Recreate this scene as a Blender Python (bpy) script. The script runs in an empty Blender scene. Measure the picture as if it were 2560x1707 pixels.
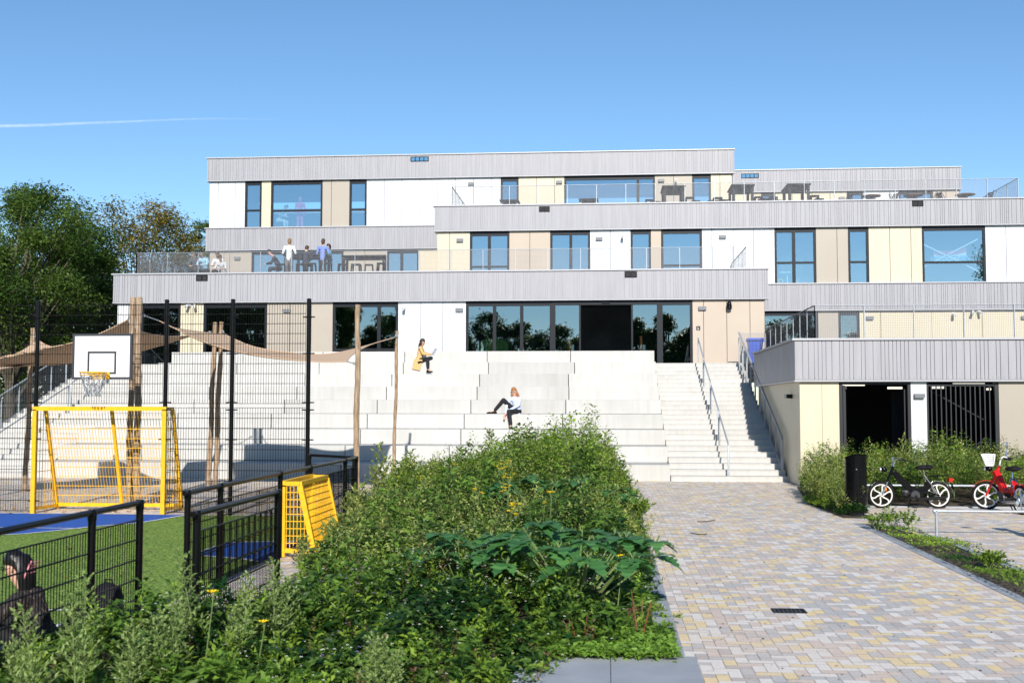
import bpy, math, random
import numpy as np
from mathutils import Vector, Matrix
R = math.radians
scene = bpy.context.scene
col = scene.collection
random.seed(7); rng = np.random.default_rng(11)

# ---------------------------------------------------------------- camera, sky, sun
F = 2844.0; YAW, PIT, ROLL, EYE = .08295, .05649, .00081, 2.1      # px focal length for the 2560 px wide photo
fw = Vector((-math.sin(YAW)*math.cos(PIT), math.cos(YAW)*math.cos(PIT), math.sin(PIT)))
rt = Vector((math.cos(YAW), math.sin(YAW), 0)); up = rt.cross(fw)
rt, up = rt*math.cos(ROLL)+up*math.sin(ROLL), up*math.cos(ROLL)-rt*math.sin(ROLL)
cd = bpy.data.cameras.new('camera'); cam = bpy.data.objects.new('camera', cd); col.objects.link(cam)
cam.matrix_world = Matrix(((rt.x, up.x, -fw.x, 0), (rt.y, up.y, -fw.y, 0), (rt.z, up.z, -fw.z, EYE), (0, 0, 0, 1)))
cd.sensor_width = 36; cd.lens = F*36/2560; cd.clip_end = 20000; cd.clip_start = .1
cd.dof.use_dof = True; cd.dof.focus_distance = 30; cd.dof.aperture_fstop = 3.2
scene.camera = cam
SUN_EL, SUN_AZ = R(28), R(6)                # azimuth measured from straight behind the camera towards the right
w = bpy.data.worlds.new('World'); scene.world = w; w.use_nodes = True
sky = w.node_tree.nodes.new('ShaderNodeTexSky'); sky.sky_type = 'NISHITA'; sky.sun_disc = False
sky.sun_elevation = SUN_EL; sky.sun_rotation = math.pi-SUN_AZ
sky.air_density = .8; sky.dust_density = 0; sky.ozone_density = 2.6
bgn = w.node_tree.nodes['Background']; bgn.inputs['Strength'].default_value = .102
hs_ = w.node_tree.nodes.new('ShaderNodeHueSaturation'); hs_.inputs['Hue'].default_value = .4955; hs_.inputs['Saturation'].default_value = 1.10
w.node_tree.links.new(sky.outputs[0], hs_.inputs['Color']); w.node_tree.links.new(hs_.outputs[0], bgn.inputs[0])
sd = bpy.data.lights.new('sun', 'SUN'); sd.energy = 4.0; sd.angle = R(.5); sd.color = (1, .95, .88)
so = bpy.data.objects.new('sun', sd); col.objects.link(so)
sunv = Vector((math.sin(SUN_AZ)*math.cos(SUN_EL), -math.cos(SUN_AZ)*math.cos(SUN_EL), math.sin(SUN_EL)))
so.rotation_euler = sunv.to_track_quat('Z', 'Y').to_euler(); so.location = (20, -20, 30)
scene.view_settings.view_transform = 'Standard'; scene.view_settings.look = 'None'
scene.view_settings.exposure = .62; scene.view_settings.gamma = 1

def ray(x, y): return fw + rt*((x-1280)/F) - up*((y-853.5)/F)
def P(x, y, Y): d = ray(x, y); return Vector((0, 0, EYE)) + d*(Y/d.y)          # point at depth Y
def G(x, y, z=0.): d = ray(x, y); return Vector((0, 0, EYE)) + d*((z-EYE)/d.z)  # point at height z
def PX(x, Y, y=900): return P(x, y, Y).x

# ---------------------------------------------------------------- materials
def mat(name, base=(.5, .5, .5), rough=.5, metal=0., spec=.5):
    m = bpy.data.materials.new(name); m.use_nodes = True
    b = m.node_tree.nodes['Principled BSDF']
    b.inputs['Base Color'].default_value = (*base, 1); b.inputs['Roughness'].default_value = rough
    b.inputs['Metallic'].default_value = metal; b.inputs['Specular IOR Level'].default_value = spec
    return m
def nd(m, t, **k):
    n = m.node_tree.nodes.new(t)
    for a, v in k.items(): setattr(n, a, v)
    return n
def lk(m, a, b): m.node_tree.links.new(a, b)
def noisy(m, c1, c2, scale=3., stretch=(1, 1, 1), bump=0., detail=6, lo=.3, hi=.7, bscale=None):
    b = m.node_tree.nodes['Principled BSDF']
    tc = nd(m, 'ShaderNodeNewGeometry'); mp = nd(m, 'ShaderNodeMapping'); mp.inputs['Scale'].default_value = stretch
    lk(m, tc.outputs['Position'], mp.inputs[0])
    n = nd(m, 'ShaderNodeTexNoise'); n.inputs['Scale'].default_value = scale; n.inputs['Detail'].default_value = detail
    lk(m, mp.outputs[0], n.inputs['Vector'])
    cr = nd(m, 'ShaderNodeValToRGB'); cr.color_ramp.elements[0].position = lo; cr.color_ramp.elements[1].position = hi
    cr.color_ramp.elements[0].color = (*c1, 1); cr.color_ramp.elements[1].color = (*c2, 1)
    lk(m, n.outputs[0], cr.inputs[0]); lk(m, cr.outputs[0], b.inputs['Base Color'])
    if bump:
        n2 = nd(m, 'ShaderNodeTexNoise'); n2.inputs['Scale'].default_value = bscale or scale*6; n2.inputs['Detail'].default_value = 4
        lk(m, mp.outputs[0], n2.inputs['Vector'])
        bp = nd(m, 'ShaderNodeBump'); bp.inputs['Strength'].default_value = bump; bp.inputs['Distance'].default_value = .02
        lk(m, n2.outputs[0], bp.inputs['Height']); lk(m, bp.outputs[0], b.inputs['Normal'])
    return cr
def nm(name, c1, c2, rough=.6, **k):
    m = mat(name, c1, rough); noisy(m, c1, c2, **k); return m
M = {}
M['white'] = nm('white_panel', (.59, .60, .615), (.62, .63, .64), .4, scale=.8)
M['cream'] = nm('cream_panel', (.555, .485, .345), (.585, .515, .37), .45, scale=.8)
M['beige'] = nm('beige_panel', (.36, .315, .255), (.38, .335, .275), .45, scale=.8)
M['tan'] = nm('tan_panel', (.42, .345, .265), (.45, .37, .29), .45, scale=.8)
M['fascia'] = nm('ribbed_grey_cladding', (.285, .28, .30), (.335, .33, .35), .5, scale=2.2, stretch=(3, 3, .25))
M['cap'] = mat('aluminium_cap', (.40, .40, .42), .4, .1)
M['dark'] = mat('dark_frame', (.010, .012, .016), .4, 0, .25)
M['void'] = mat('dark_backing', (.02, .02, .022), .8)
M['room'] = nm('interior_wall', (.10, .11, .12), (.16, .17, .18), .8, scale=1.2)
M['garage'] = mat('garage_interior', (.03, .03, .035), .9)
M['galv'] = nm('galvanised_steel', (.32, .35, .38), (.42, .45, .48), .42, scale=25, detail=3)
M['galv'].node_tree.nodes['Principled BSDF'].inputs['Metallic'].default_value = .35
M['black'] = mat('black_powder_coat', (.003, .003, .004), .32, 0, .22)
M['wire'] = mat('steel_wire', (.19, .20, .22), .5)
M['yellow'] = nm('yellow_powder_coat', (.72, .37, .006), (.86, .47, .01), .42, scale=14)
M['net'] = mat('galvanised_chain', (.5, .5, .52), .35, .6)
M['bark'] = nm('peeled_wood', (.20, .125, .07), (.46, .34, .23), .8, scale=5, stretch=(6, 6, .7), bump=.6)
M['sail'] = nm('shade_cloth', (.52, .36, .235), (.58, .41, .27), .9, scale=30)
M['wood'] = nm('table_wood', (.16, .09, .05), (.24, .14, .08), .6, scale=8)
M['dgrey'] = mat('dark_grey_furniture', (.010, .011, .013), .6, 0, .2)
M['lampgrey'] = mat('lamp_grey', (.16, .165, .18), .4)
M['wplastic'] = mat('white_plastic', (.75, .75, .75), .4)
M['skin'] = mat('skin', (.62, .36, .26), .55)
M['skin2'] = mat('skin_tan', (.48, .27, .17), .55)
M['rubber'] = mat('rubber', (.009, .009, .010), .7, 0, .2)
M['chrome'] = mat('chrome', (.6, .6, .62), .18, 1.)
M['wheel'] = mat('white_wheel', (.72, .70, .64), .4)
M['redp'] = mat('red_paint', (.60, .012, .012), .22)
M['blackp'] = mat('black_gloss', (.003, .003, .004), .16, 0, .22)
M['soil'] = nm('soil', (.05, .036, .024), (.11, .08, .055), .95, scale=9, bump=.6)
M['slab'] = nm('grey_stone_slab', (.27, .29, .32), (.36, .38, .41), .75, scale=2.5, bump=.15, bscale=120)
M['blue'] = nm('blue_bin', (.008, .07, .52), (.012, .09, .6), .4, scale=4)

def concrete():
    m = mat('precast_concrete', (.6, .6, .6), .75)
    b = m.node_tree.nodes['Principled BSDF']
    g = nd(m, 'ShaderNodeNewGeometry'); mp = nd(m, 'ShaderNodeMapping'); mp.inputs['Scale'].default_value = (5, 1, .35); lk(m, g.outputs['Position'], mp.inputs[0])
    n = nd(m, 'ShaderNodeTexNoise'); n.inputs['Scale'].default_value = 1.6; n.inputs['Detail'].default_value = 8; lk(m, mp.outputs[0], n.inputs[0])
    n2 = nd(m, 'ShaderNodeTexNoise'); n2.inputs['Scale'].default_value = .9; n2.inputs['Detail'].default_value = 5; lk(m, g.outputs['Position'], n2.inputs[0])
    oi = nd(m, 'ShaderNodeObjectInfo')
    cr = nd(m, 'ShaderNodeValToRGB'); e = cr.color_ramp.elements; e[0].position = .2; e[0].color = (.44, .43, .41, 1); e[1].position = .6; e[1].color = (.495, .49, .47, 1)
    lk(m, n.outputs[0], cr.inputs[0])
    mul = nd(m, 'ShaderNodeMixRGB', blend_type='MULTIPLY'); mul.inputs[0].default_value = 1
    cr2 = nd(m, 'ShaderNodeValToRGB'); e = cr2.color_ramp.elements; e[0].position = .3; e[0].color = (.94, .935, .92, 1); e[1].position = .7; e[1].color = (1.05, 1.05, 1.05, 1)
    lk(m, n2.outputs[0], cr2.inputs[0]); lk(m, cr.outputs[0], mul.inputs[1]); lk(m, cr2.outputs[0], mul.inputs[2])
    mul2 = nd(m, 'ShaderNodeMixRGB', blend_type='MULTIPLY'); mul2.inputs[0].default_value = 1
    lk(m, mul.outputs[0], mul2.inputs[1]); lk(m, oi.outputs['Color'], mul2.inputs[2]); lk(m, mul2.outputs[0], b.inputs['Base Color'])
    n3 = nd(m, 'ShaderNodeTexNoise'); n3.inputs['Scale'].default_value = 25; lk(m, g.outputs['Position'], n3.inputs[0])
    bp = nd(m, 'ShaderNodeBump'); bp.inputs['Strength'].default_value = .15; bp.inputs['Distance'].default_value = .01
    lk(m, n3.outputs[0], bp.inputs['Height']); lk(m, bp.outputs[0], b.inputs['Normal'])
    return m
M['conc'] = concrete()

def glass(name, refl, tint, trans):
    m = bpy.data.materials.new(name); m.use_nodes = True; nt = m.node_tree; nt.nodes.remove(nt.nodes['Principled BSDF'])
    out = nt.nodes['Material Output']
    gl = nd(m, 'ShaderNodeBsdfGlossy'); gl.inputs['Color'].default_value = (*tint, 1); gl.inputs['Roughness'].default_value = .004
    tc = nd(m, 'ShaderNodeNewGeometry'); n = nd(m, 'ShaderNodeTexNoise'); n.inputs['Scale'].default_value = .7; n.inputs['Detail'].default_value = 1
    lk(m, tc.outputs['Position'], n.inputs[0]); bp = nd(m, 'ShaderNodeBump'); bp.inputs['Strength'].default_value = .06; bp.inputs['Distance'].default_value = .05
    lk(m, n.outputs[0], bp.inputs['Height']); lk(m, bp.outputs[0], gl.inputs['Normal'])
    tr = nd(m, 'ShaderNodeBsdfTransparent'); tr.inputs['Color'].default_value = (*trans, 1)
    mx = nd(m, 'ShaderNodeMixShader'); mx.inputs[0].default_value = refl
    lk(m, tr.outputs[0], mx.inputs[1]); lk(m, gl.outputs[0], mx.inputs[2]); lk(m, mx.outputs[0], out.inputs[0])
    return m
M['glass'] = glass('reflective_glass', .46, (.86, .97, 1.0), (.62, .78, .80))
M['glass_low'] = glass('ground_floor_glass', .29, (.85, .97, 1.0), (.30, .42, .44))

def leafmat(name, c1, c2, tr=.35):
    m = bpy.data.materials.new(name); m.use_nodes = True; nt = m.node_tree
    b = nt.nodes['Principled BSDF']; b.inputs['Roughness'].default_value = .5; b.inputs['Specular IOR Level'].default_value = .35
    at = nd(m, 'ShaderNodeAttribute', attribute_name='tint')
    cr = nd(m, 'ShaderNodeValToRGB'); cr.color_ramp.elements[0].color = (*c1, 1); cr.color_ramp.elements[1].color = (*c2, 1)
    lk(m, at.outputs['Fac'], cr.inputs[0]); lk(m, cr.outputs[0], b.inputs['Base Color'])
    t = nd(m, 'ShaderNodeBsdfTranslucent')
    hs = nd(m, 'ShaderNodeHueSaturation'); hs.inputs['Hue'].default_value = .485; hs.inputs['Value'].default_value = 1.5
    lk(m, cr.outputs[0], hs.inputs['Color']); lk(m, hs.outputs[0], t.inputs[0])
    mx = nd(m, 'ShaderNodeMixShader'); mx.inputs[0].default_value = tr
    out = nt.nodes['Material Output']; lk(m, b.outputs[0], mx.inputs[1]); lk(m, t.outputs[0], mx.inputs[2]); lk(m, mx.outputs[0], out.inputs[0])
    return m
M['leaf'] = leafmat('weed_leaves', (.02, .07, .010), (.30, .45, .05))
M['nleaf'] = leafmat('broad_weed_leaves', (.012, .05, .010), (.20, .35, .05))
M['bleaf'] = leafmat('brown_seedheads', (.10, .05, .03), (.24, .13, .08), .1)
M['sleaf'] = leafmat('mugwort_leaves', (.06, .12, .025), (.44, .48, .13))
M['pale'] = leafmat('goosefoot_leaves', (.17, .26, .07), (.36, .46, .16))
M['dleaf'] = leafmat('thornapple_leaves', (.03, .11, .035), (.12, .30, .08), .3)
M['tree'] = leafmat('ash_leaves', (.035, .085, .014), (.15, .23, .045))
M['autumn'] = leafmat('maple_leaves', (.07, .12, .018), (.34, .24, .045))
M['stem'] = mat('plant_stem', (.14, .20, .06), .6)
M['rstem'] = mat('red_stem', (.22, .07, .04), .6)
M['yflower'] = mat('yellow_petals', (.85, .62, .01), .6)
M['wflower'] = mat('white_petals', (.8, .8, .72), .6)
M['pflower'] = mat('purple_petals', (.25, .16, .45), .6)
M['trunk'] = nm('tree_bark', (.05, .045, .03), (.13, .11, .075), .9, scale=4, stretch=(4, 4, 1), bump=.5)

# ---------------------------------------------------------------- mesh helpers
def rootloc(o):
    v = Vector((0, 0, 0))
    while o: v += o.location; o = o.parent
    return v
def link(name, me, m=None, parent=None):
    o = bpy.data.objects.new(name, me); col.objects.link(o)
    if m is not None and me is not None: me.materials.append(m)
    if parent: o.parent = parent
    return o
class MB:
    def __init__(s): s.v = []; s.f = []
    def add(s, vs, fs):
        b = len(s.v); s.v += [tuple(v) for v in vs]; s.f += [tuple(b+i for i in f) for f in fs]; return s
    def box(s, x0, x1, y0, y1, z0, z1):
        if x0 > x1: x0, x1 = x1, x0
        if y0 > y1: y0, y1 = y1, y0
        if z0 > z1: z0, z1 = z1, z0
        return s.add([(x0, y0, z0), (x1, y0, z0), (x1, y1, z0), (x0, y1, z0), (x0, y0, z1), (x1, y0, z1), (x1, y1, z1), (x0, y1, z1)],
                     [(0, 3, 2, 1), (4, 5, 6, 7), (0, 1, 5, 4), (1, 2, 6, 5), (2, 3, 7, 6), (3, 0, 4, 7)])
    def tube(s, pts, r, n=8, cap=True):
        pts = [Vector(p) for p in pts]; k = len(pts)
        rs = r if isinstance(r, (list, tuple)) else [r]*k
        b = len(s.v); side = None
        for i, p in enumerate(pts):
            t = (pts[min(i+1, k-1)]-pts[max(i-1, 0)]).normalized()
            if side is None:
                side = t.cross(Vector((0, 0, 1)))
                if side.length < .05: side = Vector((1, 0, 0))
            side = (side - t*side.dot(t)).normalized(); o2 = t.cross(side)
            for j in range(n):
                a = 2*math.pi*(j+.5)/n; s.v.append(tuple(p+(side*math.cos(a)+o2*math.sin(a))*rs[i]))
        for i in range(k-1):
            for j in range(n):
                a, c = b+i*n+j, b+i*n+(j+1) % n; s.f.append((a, c, c+n, a+n))
        if cap: s.f.append(tuple(b+j for j in range(n))[::-1]); s.f.append(tuple(b+(k-1)*n+j for j in range(n)))
        return s
    def bar(s, a, b2, w, h):      # rectangular bar between two points, w horizontal width, h other
        a, b2 = Vector(a), Vector(b2); t = (b2-a).normalized(); side = t.cross(Vector((0, 0, 1)))
        if side.length < .05: side = Vector((1, 0, 0))
        side.normalize(); o2 = side.cross(t).normalized()
        vs = [p+side*(w/2*i)+o2*(h/2*j) for p in (a, b2) for i, j in ((-1, -1), (1, -1), (1, 1), (-1, 1))]
        return s.add(vs, [(0, 1, 2, 3), (4, 7, 6, 5), (0, 4, 5, 1), (1, 5, 6, 2), (2, 6, 7, 3), (3, 7, 4, 0)])
    def lathe(s, prof, c=(0, 0, 0), n=16, axis='z'):
        b = len(s.v); k = len(prof)
        for r_, z in prof:
            for j in range(n):
                a = 2*math.pi*j/n; x, y = r_*math.cos(a), r_*math.sin(a)
                q = (x, y, z) if axis == 'z' else ((x, z, y) if axis == 'y' else (z, x, y))
                s.v.append((c[0]+q[0], c[1]+q[1], c[2]+q[2]))
        for i in range(k-1):
            for j in range(n):
                a, c2 = b+i*n+j, b+i*n+(j+1) % n; s.f.append((a, c2, c2+n, a+n))
        s.f.append(tuple(b+j for j in range(n))[::-1]); s.f.append(tuple(b+(k-1)*n+j for j in range(n)))
        return s
    def ball(s, c, rx, ry=None, rz=None, n=10):
        ry = ry or rx; rz = rz or rx; b = len(s.v); h = n//2
        for i in range(h+1):
            t = math.pi*i/h
            for j in range(n):
                a = 2*math.pi*j/n; s.v.append((c[0]+rx*math.sin(t)*math.cos(a), c[1]+ry*math.sin(t)*math.sin(a), c[2]-rz*math.cos(t)))
        for i in range(h):
            for j in range(n):
                a, c2 = b+i*n+j, b+i*n+(j+1) % n; s.f.append((a, c2, c2+n, a+n))
        return s
    def torus(s, c, r1, r2, n=32, k=8, axis='x', flat=1.):
        b = len(s.v)
        for i in range(n):
            a = 2*math.pi*i/n
            for j in range(k):
                t = 2*math.pi*j/k; rr = r1+r2*math.cos(t); h = r2*flat*math.sin(t)
                q = (h, rr*math.cos(a), rr*math.sin(a)) if axis == 'x' else ((rr*math.cos(a), h, rr*math.sin(a)) if axis == 'y' else (rr*math.cos(a), rr*math.sin(a), h))
                s.v.append((c[0]+q[0], c[1]+q[1], c[2]+q[2]))
        for i in range(n):
            for j in range(k):
                i2, j2 = (i+1) % n, (j+1) % k; s.f.append((b+i*k+j, b+i2*k+j, b+i2*k+j2, b+i*k+j2))
        return s
    def prism(s, outline, y0, y1):    # outline in (x, z), extruded in y
        n = len(outline); vs = [(x, y0, z) for x, z in outline]+[(x, y1, z) for x, z in outline]
        return s.add(vs, [tuple(range(n)), tuple(range(n, 2*n))[::-1]]+[(i, i+n, (i+1) % n+n, (i+1) % n) for i in range(n)])
    def build(s, name, m, parent=None, smooth=False):
        off = rootloc(parent) if parent else Vector((0, 0, 0))
        me = bpy.data.meshes.new(name); me.from_pydata([(v[0]-off.x, v[1]-off.y, v[2]-off.z) for v in s.v], [], s.f); me.update()
        if smooth:
            me.polygons.foreach_set('use_smooth', [True]*len(me.polygons))
            me.set_sharp_from_angle(angle=R(40))
        return link(name, me, m, parent)
def tag(o, label=None, cat=None, group=None, kind=None):
    if label: o['label'] = label
    if cat: o['category'] = cat
    if group: o['group'] = group
    if kind: o['kind'] = kind
    return o
def thing(name, label, cat, loc=(0, 0, 0), group=None):
    o = bpy.data.objects.new(name, None); o.empty_display_size = .2; col.objects.link(o); o.location = loc
    return tag(o, label, cat, group)
def dup(o, parent=None):
    c = o.copy(); col.objects.link(c); c.parent = parent
    for ch in [k for k in o.children if k.get('made', 1)]: dup(ch, c)
    return c
def place(o, loc, rz=0., label=None, sc=None):
    o.location = loc; o.rotation_euler = (0, 0, rz)
    if label: o['label'] = label
    if sc: o.scale = (sc,)*3
    return o
def npmesh(name, verts, faces, m, parent=None, tint=None, smooth=False, attr='tint'):
    """verts (n,3) array, faces (k,4) or (k,3) array"""
    off = rootloc(parent) if parent else Vector((0, 0, 0))
    me = bpy.data.meshes.new(name); nv, nf, c = len(verts), len(faces), faces.shape[1]
    me.vertices.add(nv); me.vertices.foreach_set('co', (verts-np.array(off)).astype(np.float32).ravel())
    me.loops.add(nf*c); me.loops.foreach_set('vertex_index', faces.astype(np.int32).ravel())
    me.polygons.add(nf); me.polygons.foreach_set('loop_start', np.arange(0, nf*c, c, dtype=np.int32))
    if tint is not None:
        a = me.attributes.new(attr, 'FLOAT', 'FACE'); a.data.foreach_set('value', tint.astype(np.float32))
    if smooth: me.polygons.foreach_set('use_smooth', np.ones(nf, bool))
    me.update(calc_edges=True)
    return link(name, me, m, parent)

# ---- leaves: numpy batches of small folded leaves
def unit(a): return a/np.maximum(np.linalg.norm(a, axis=-1, keepdims=True), 1e-9)
def leaf_batch(c, d, L, Wd, droop=.15, fold=.25):
    """c base points (n,3), d unit directions, L lengths, Wd widths"""
    n = len(c); upv = np.tile([0, 0, 1.], (n, 1))+rng.normal(0, .35, (n, 3))
    s = unit(np.cross(d, upv)); nn = unit(np.cross(s, d))
    L = np.asarray(L).reshape(-1, 1)*np.ones((n, 1)); Wd = np.asarray(Wd).reshape(-1, 1)*np.ones((n, 1))
    b = c; mid = c+d*L*.5+nn*L*.02; tip = c+d*L-nn*L*droop
    l = c+d*L*.42+s*Wd/2+nn*Wd*fold; r = c+d*L*.42-s*Wd/2+nn*Wd*fold
    V = np.stack([b, r, tip, mid, l], 1).reshape(-1, 3); i = np.arange(n)[:, None]*5
    Fc = np.concatenate([i+[0, 1, 2, 3], i+[0, 3, 2, 4]], 1).reshape(-1, 4)
    return V, Fc
class Leaves:
    def __init__(s): s.V = []; s.F = []; s.T = []; s.n = 0
    def add(s, c, d, L, Wd, tint=None, **k):
        V, Fc = leaf_batch(np.asarray(c, float), np.asarray(d, float), L, Wd, **k)
        s.V.append(V); s.F.append(Fc+s.n); s.n += len(V)
        t = np.clip(rng.normal(.5, .22, len(c)) if tint is None else tint, 0, 1); s.T.append(np.repeat(t, 2)); return s
    def build(s, name, m, parent=None):
        return npmesh(name, np.concatenate(s.V), np.concatenate(s.F), m, parent, np.concatenate(s.T))
def rdir(n, zlo=-.3, zhi=.7):
    a = rng.uniform(0, 2*np.pi, n); z = rng.uniform(zlo, zhi, n); q = np.sqrt(np.maximum(0, 1-z*z))
    return np.stack([np.cos(a)*q, np.sin(a)*q, z], 1)

# ---------------------------------------------------------------- planes of the place (metres)
YB, YT, TH = 32.11, 42.30, .46; TD = (YT-YB)/8; TZ = 8*TH         # bleacher base, top, tier height; terrace height
Y0, Y1, Y2, Y3, Y4 = 45.0, 44.85, 50.7, 56.2, 61.35
Z1, Z2, Z3 = 7.45, 11.1, 14.7                                     # parapet heights
XS0, XS1 = 1.77, 5.03                                             # right staircase

# ================================================================ SETTING
g = MB().add([(-900, -900, -.03), (900, -900, -.03), (900, 2500, -.03), (-900, 2500, -.03)], [(0, 1, 2, 3)]).build(
    'ground', nm('ground_earth_grass', (.05, .07, .025), (.11, .11, .06), .95, scale=.6)); tag(g, kind='structure')

# herringbone brick paving: every brick a face with its own colour
def paving():
    m = mat('brick_paving', (.4, .38, .36), .85); b = m.node_tree.nodes['Principled BSDF']
    at = nd(m, 'ShaderNodeAttribute', attribute_name='tint')
    cr = nd(m, 'ShaderNodeValToRGB'); cr.color_ramp.interpolation = 'CONSTANT'
    cols = [(0, (.74, .70, .65)), (.27, (.49, .475, .46)), (.50, (.76, .60, .32)), (.70, (.62, .51, .43)), (.97, (.46, .41, .38))]
    e = cr.color_ramp.elements; e[0].color = (*cols[0][1], 1); e[1].position = cols[1][0]; e[1].color = (*cols[1][1], 1)
    for p, c in cols[2:]: q = e.new(p); q.color = (*c, 1)
    lk(m, at.outputs['Fac'], cr.inputs[0])
    geo = nd(m, 'ShaderNodeNewGeometry')
    n1 = nd(m, 'ShaderNodeTexNoise'); n1.inputs['Scale'].default_value = .55; n1.inputs['Detail'].default_value = 7; lk(m, geo.outputs['Position'], n1.inputs[0])
    r1 = nd(m, 'ShaderNodeValToRGB'); r1.color_ramp.elements[0].position = .42; r1.color_ramp.elements[1].position = .72
    r1.color_ramp.elements[0].color = (0.04,)*3+(1,); r1.color_ramp.elements[1].color = (.62,)*3+(1,); lk(m, n1.outputs[0], r1.inputs[0])
    mx = nd(m, 'ShaderNodeMixRGB'); mx.inputs[2].default_value = (.70, .57, .47, 1); lk(m, r1.outputs[0], mx.inputs[0]); lk(m, cr.outputs[0], mx.inputs[1])
    n2 = nd(m, 'ShaderNodeTexNoise'); n2.inputs['Scale'].default_value = 90; n2.inputs['Detail'].default_value = 3; lk(m, geo.outputs['Position'], n2.inputs[0])
    r2 = nd(m, 'ShaderNodeValToRGB'); r2.color_ramp.elements[0].position = .3; r2.color_ramp.elements[1].position = .7
    r2.color_ramp.elements[0].color = (.78,)*3+(1,); r2.color_ramp.elements[1].color = (1.12,)*3+(1,); lk(m, n2.outputs[0], r2.inputs[0])
    mu = nd(m, 'ShaderNodeMixRGB', blend_type='MULTIPLY'); mu.inputs[0].default_value = 1; lk(m, mx.outputs[0], mu.inputs[1]); lk(m, r2.outputs[0], mu.inputs[2])
    lk(m, mu.outputs[0], b.inputs['Base Color'])
    Wb, gap = .105, .002
    x, y = np.meshgrid(np.arange(-260, 150), np.arange(50, 330)); x = x.ravel(); y = y.ravel()
    c = (x-y) % 4
    h = c == 0; v = c == 3
    xx = np.concatenate([x[h], x[v]]).astype(float); yy = np.concatenate([y[h], y[v]]).astype(float)
    wx = np.concatenate([np.full(h.sum(), 2.), np.full(v.sum(), 1.)]); wy = np.concatenate([np.full(h.sum(), 1.), np.full(v.sum(), 2.)])
    X0, X1_, Ya, Yb = xx*Wb+gap, (xx+wx)*Wb-gap, yy*Wb+gap, (yy+wy)*Wb-gap
    keep = ~((X1_ < -4.62) & (Yb < 21.35)) & ~((X0 > 4.95) & (Ya > 30.2)) & (Yb < 34) & ~((X1_ < .4) & (X0 > -3.3) & (Yb < 26) & (Ya > 9.4))
    X0, X1_, Ya, Yb = X0[keep], X1_[keep], Ya[keep], Yb[keep]; n = len(X0)
    z = .006+rng.uniform(0, .0015, n)
    V = np.stack([np.stack([X0, Ya, z], 1), np.stack([X1_, Ya, z], 1), np.stack([X1_, Yb, z], 1), np.stack([X0, Yb, z], 1)], 1).reshape(-1, 3)
    Fc = np.arange(n*4).reshape(-1, 4)
    o = npmesh('paving', V, Fc, m, None, rng.uniform(0, .999, n)); tag(o, kind='structure')
    o = MB().add([(-30, 3, 0), (20, 3, 0), (20, 34, 0), (-30, 34, 0)], [(0, 1, 2, 3)]).build('paving_joint_sand', nm('joint_sand', (.10, .09, .08), (.17, .15, .135), .95, scale=12)); tag(o, kind='structure')
paving()

# sports turf
def flat(name, pts, z, m, kind='structure'):
    o = MB().add([(p[0], p[1], z) for p in pts], [tuple(range(len(pts)))]).build(name, m); return tag(o, kind=kind)
tm = nm('artificial_turf', (.045, .12, .006), (.28, .40, .05), .9, scale=26, bump=.5, detail=12, bscale=200, lo=.40, hi=.62)
flat('turf', [(-40, 2), (-4.62, 2), (-4.62, 21.35), (-40, 21.35)], .010, tm)
bm_ = nm('blue_turf', (.004, .070, .36), (.012, .13, .56), .9, scale=60, bump=.8, bscale=160)
bl = [G(*p) for p in ((470, 1288.5), (440, 1293), (400, 1300), (344, 1309), (229, 1318), (140, 1328), (60, 1336), (0, 1339), (-100, 1341), (-260, 1338), (-420, 1320), (-460, 1290))]
bl[0].y = bl[-1].y = 21.34
flat('turf_blue_area', bl, .014, bm_)
bl2 = [G(*p) for p in ((484.6, 1389.6), (520, 1374), (569, 1358), (640, 1356), (758, 1354.6))]+[Vector((-4.63, 18, 0))]
bl2[-2] = Vector((-4.63, G(758, 1354.6).y+.02, 0)); bl2[-1] = Vector((-4.63, G(691, 1407).y, 0)); bl2.append(G(600, 1398))
flat('turf_blue_corner', bl2, .014, bm_)
wl = mat('white_line', (.72, .72, .72), .8)
def lines(name, pts, wd=.06, z=.018):
    mb = MB(); vs = []; fs = []
    for i, p in enumerate(pts):
        t = (Vector(pts[min(i+1, len(pts)-1)])-Vector(pts[max(i-1, 0)])); n = Vector((-t.y, t.x, 0)).normalized()*wd/2
        vs += [(p[0]+n.x, p[1]+n.y, z), (p[0]-n.x, p[1]-n.y, z)]
    fs = [(2*i, 2*i+1, 2*i+3, 2*i+2) for i in range(len(pts)-1)]
    return tag(mb.add(vs, fs).build(name, wl), kind='structure')
lines('pitch_line', bl[:-1]); lines('pitch_line', bl2[:5]); lines('pitch_line', [bl2[0], bl2[6], bl2[5]])
lines('pitch_line', [G(118, 1283.5), G(410, 1287.5)], .05, .022); lines('pitch_line', [G(-80, 1320), G(200, 1323)], .05, .022)
lines('pitch_line', [G(-60, 1525), G(170, 1528)], .06); lines('pitch_line', [(-5.2, 3, 0), (-5.2, 11.2, 0)], .06, .022)

# raised planting bed kerb and slabs
BED = [(.42, 9.35), (.42, 26), (-5.2, 27.3), (-4.3, 21), (-3.5, 15), (-3.15, 10.8), (-4.3, 9.9), (-5.3, 7.3), (-.6, 7.3), (-.3, 9.35)]
flat('bed_soil', BED, .05, M['soil'])
kb = MB().box(.42, .62, 9.35, 26, -.02, .10)
for i, (xa, xb) in enumerate(((-.7, .02), (.025, .70))): kb.box(xa, xb, 7.6, 9.34, -.02, .095)
for y in range(3): kb.box(-.8+y*.01, .70, 5.0+y*.85, 5.84+y*.85, -.02, .094)
tag(kb.build('kerb', M['slab']), kind='structure')

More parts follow.
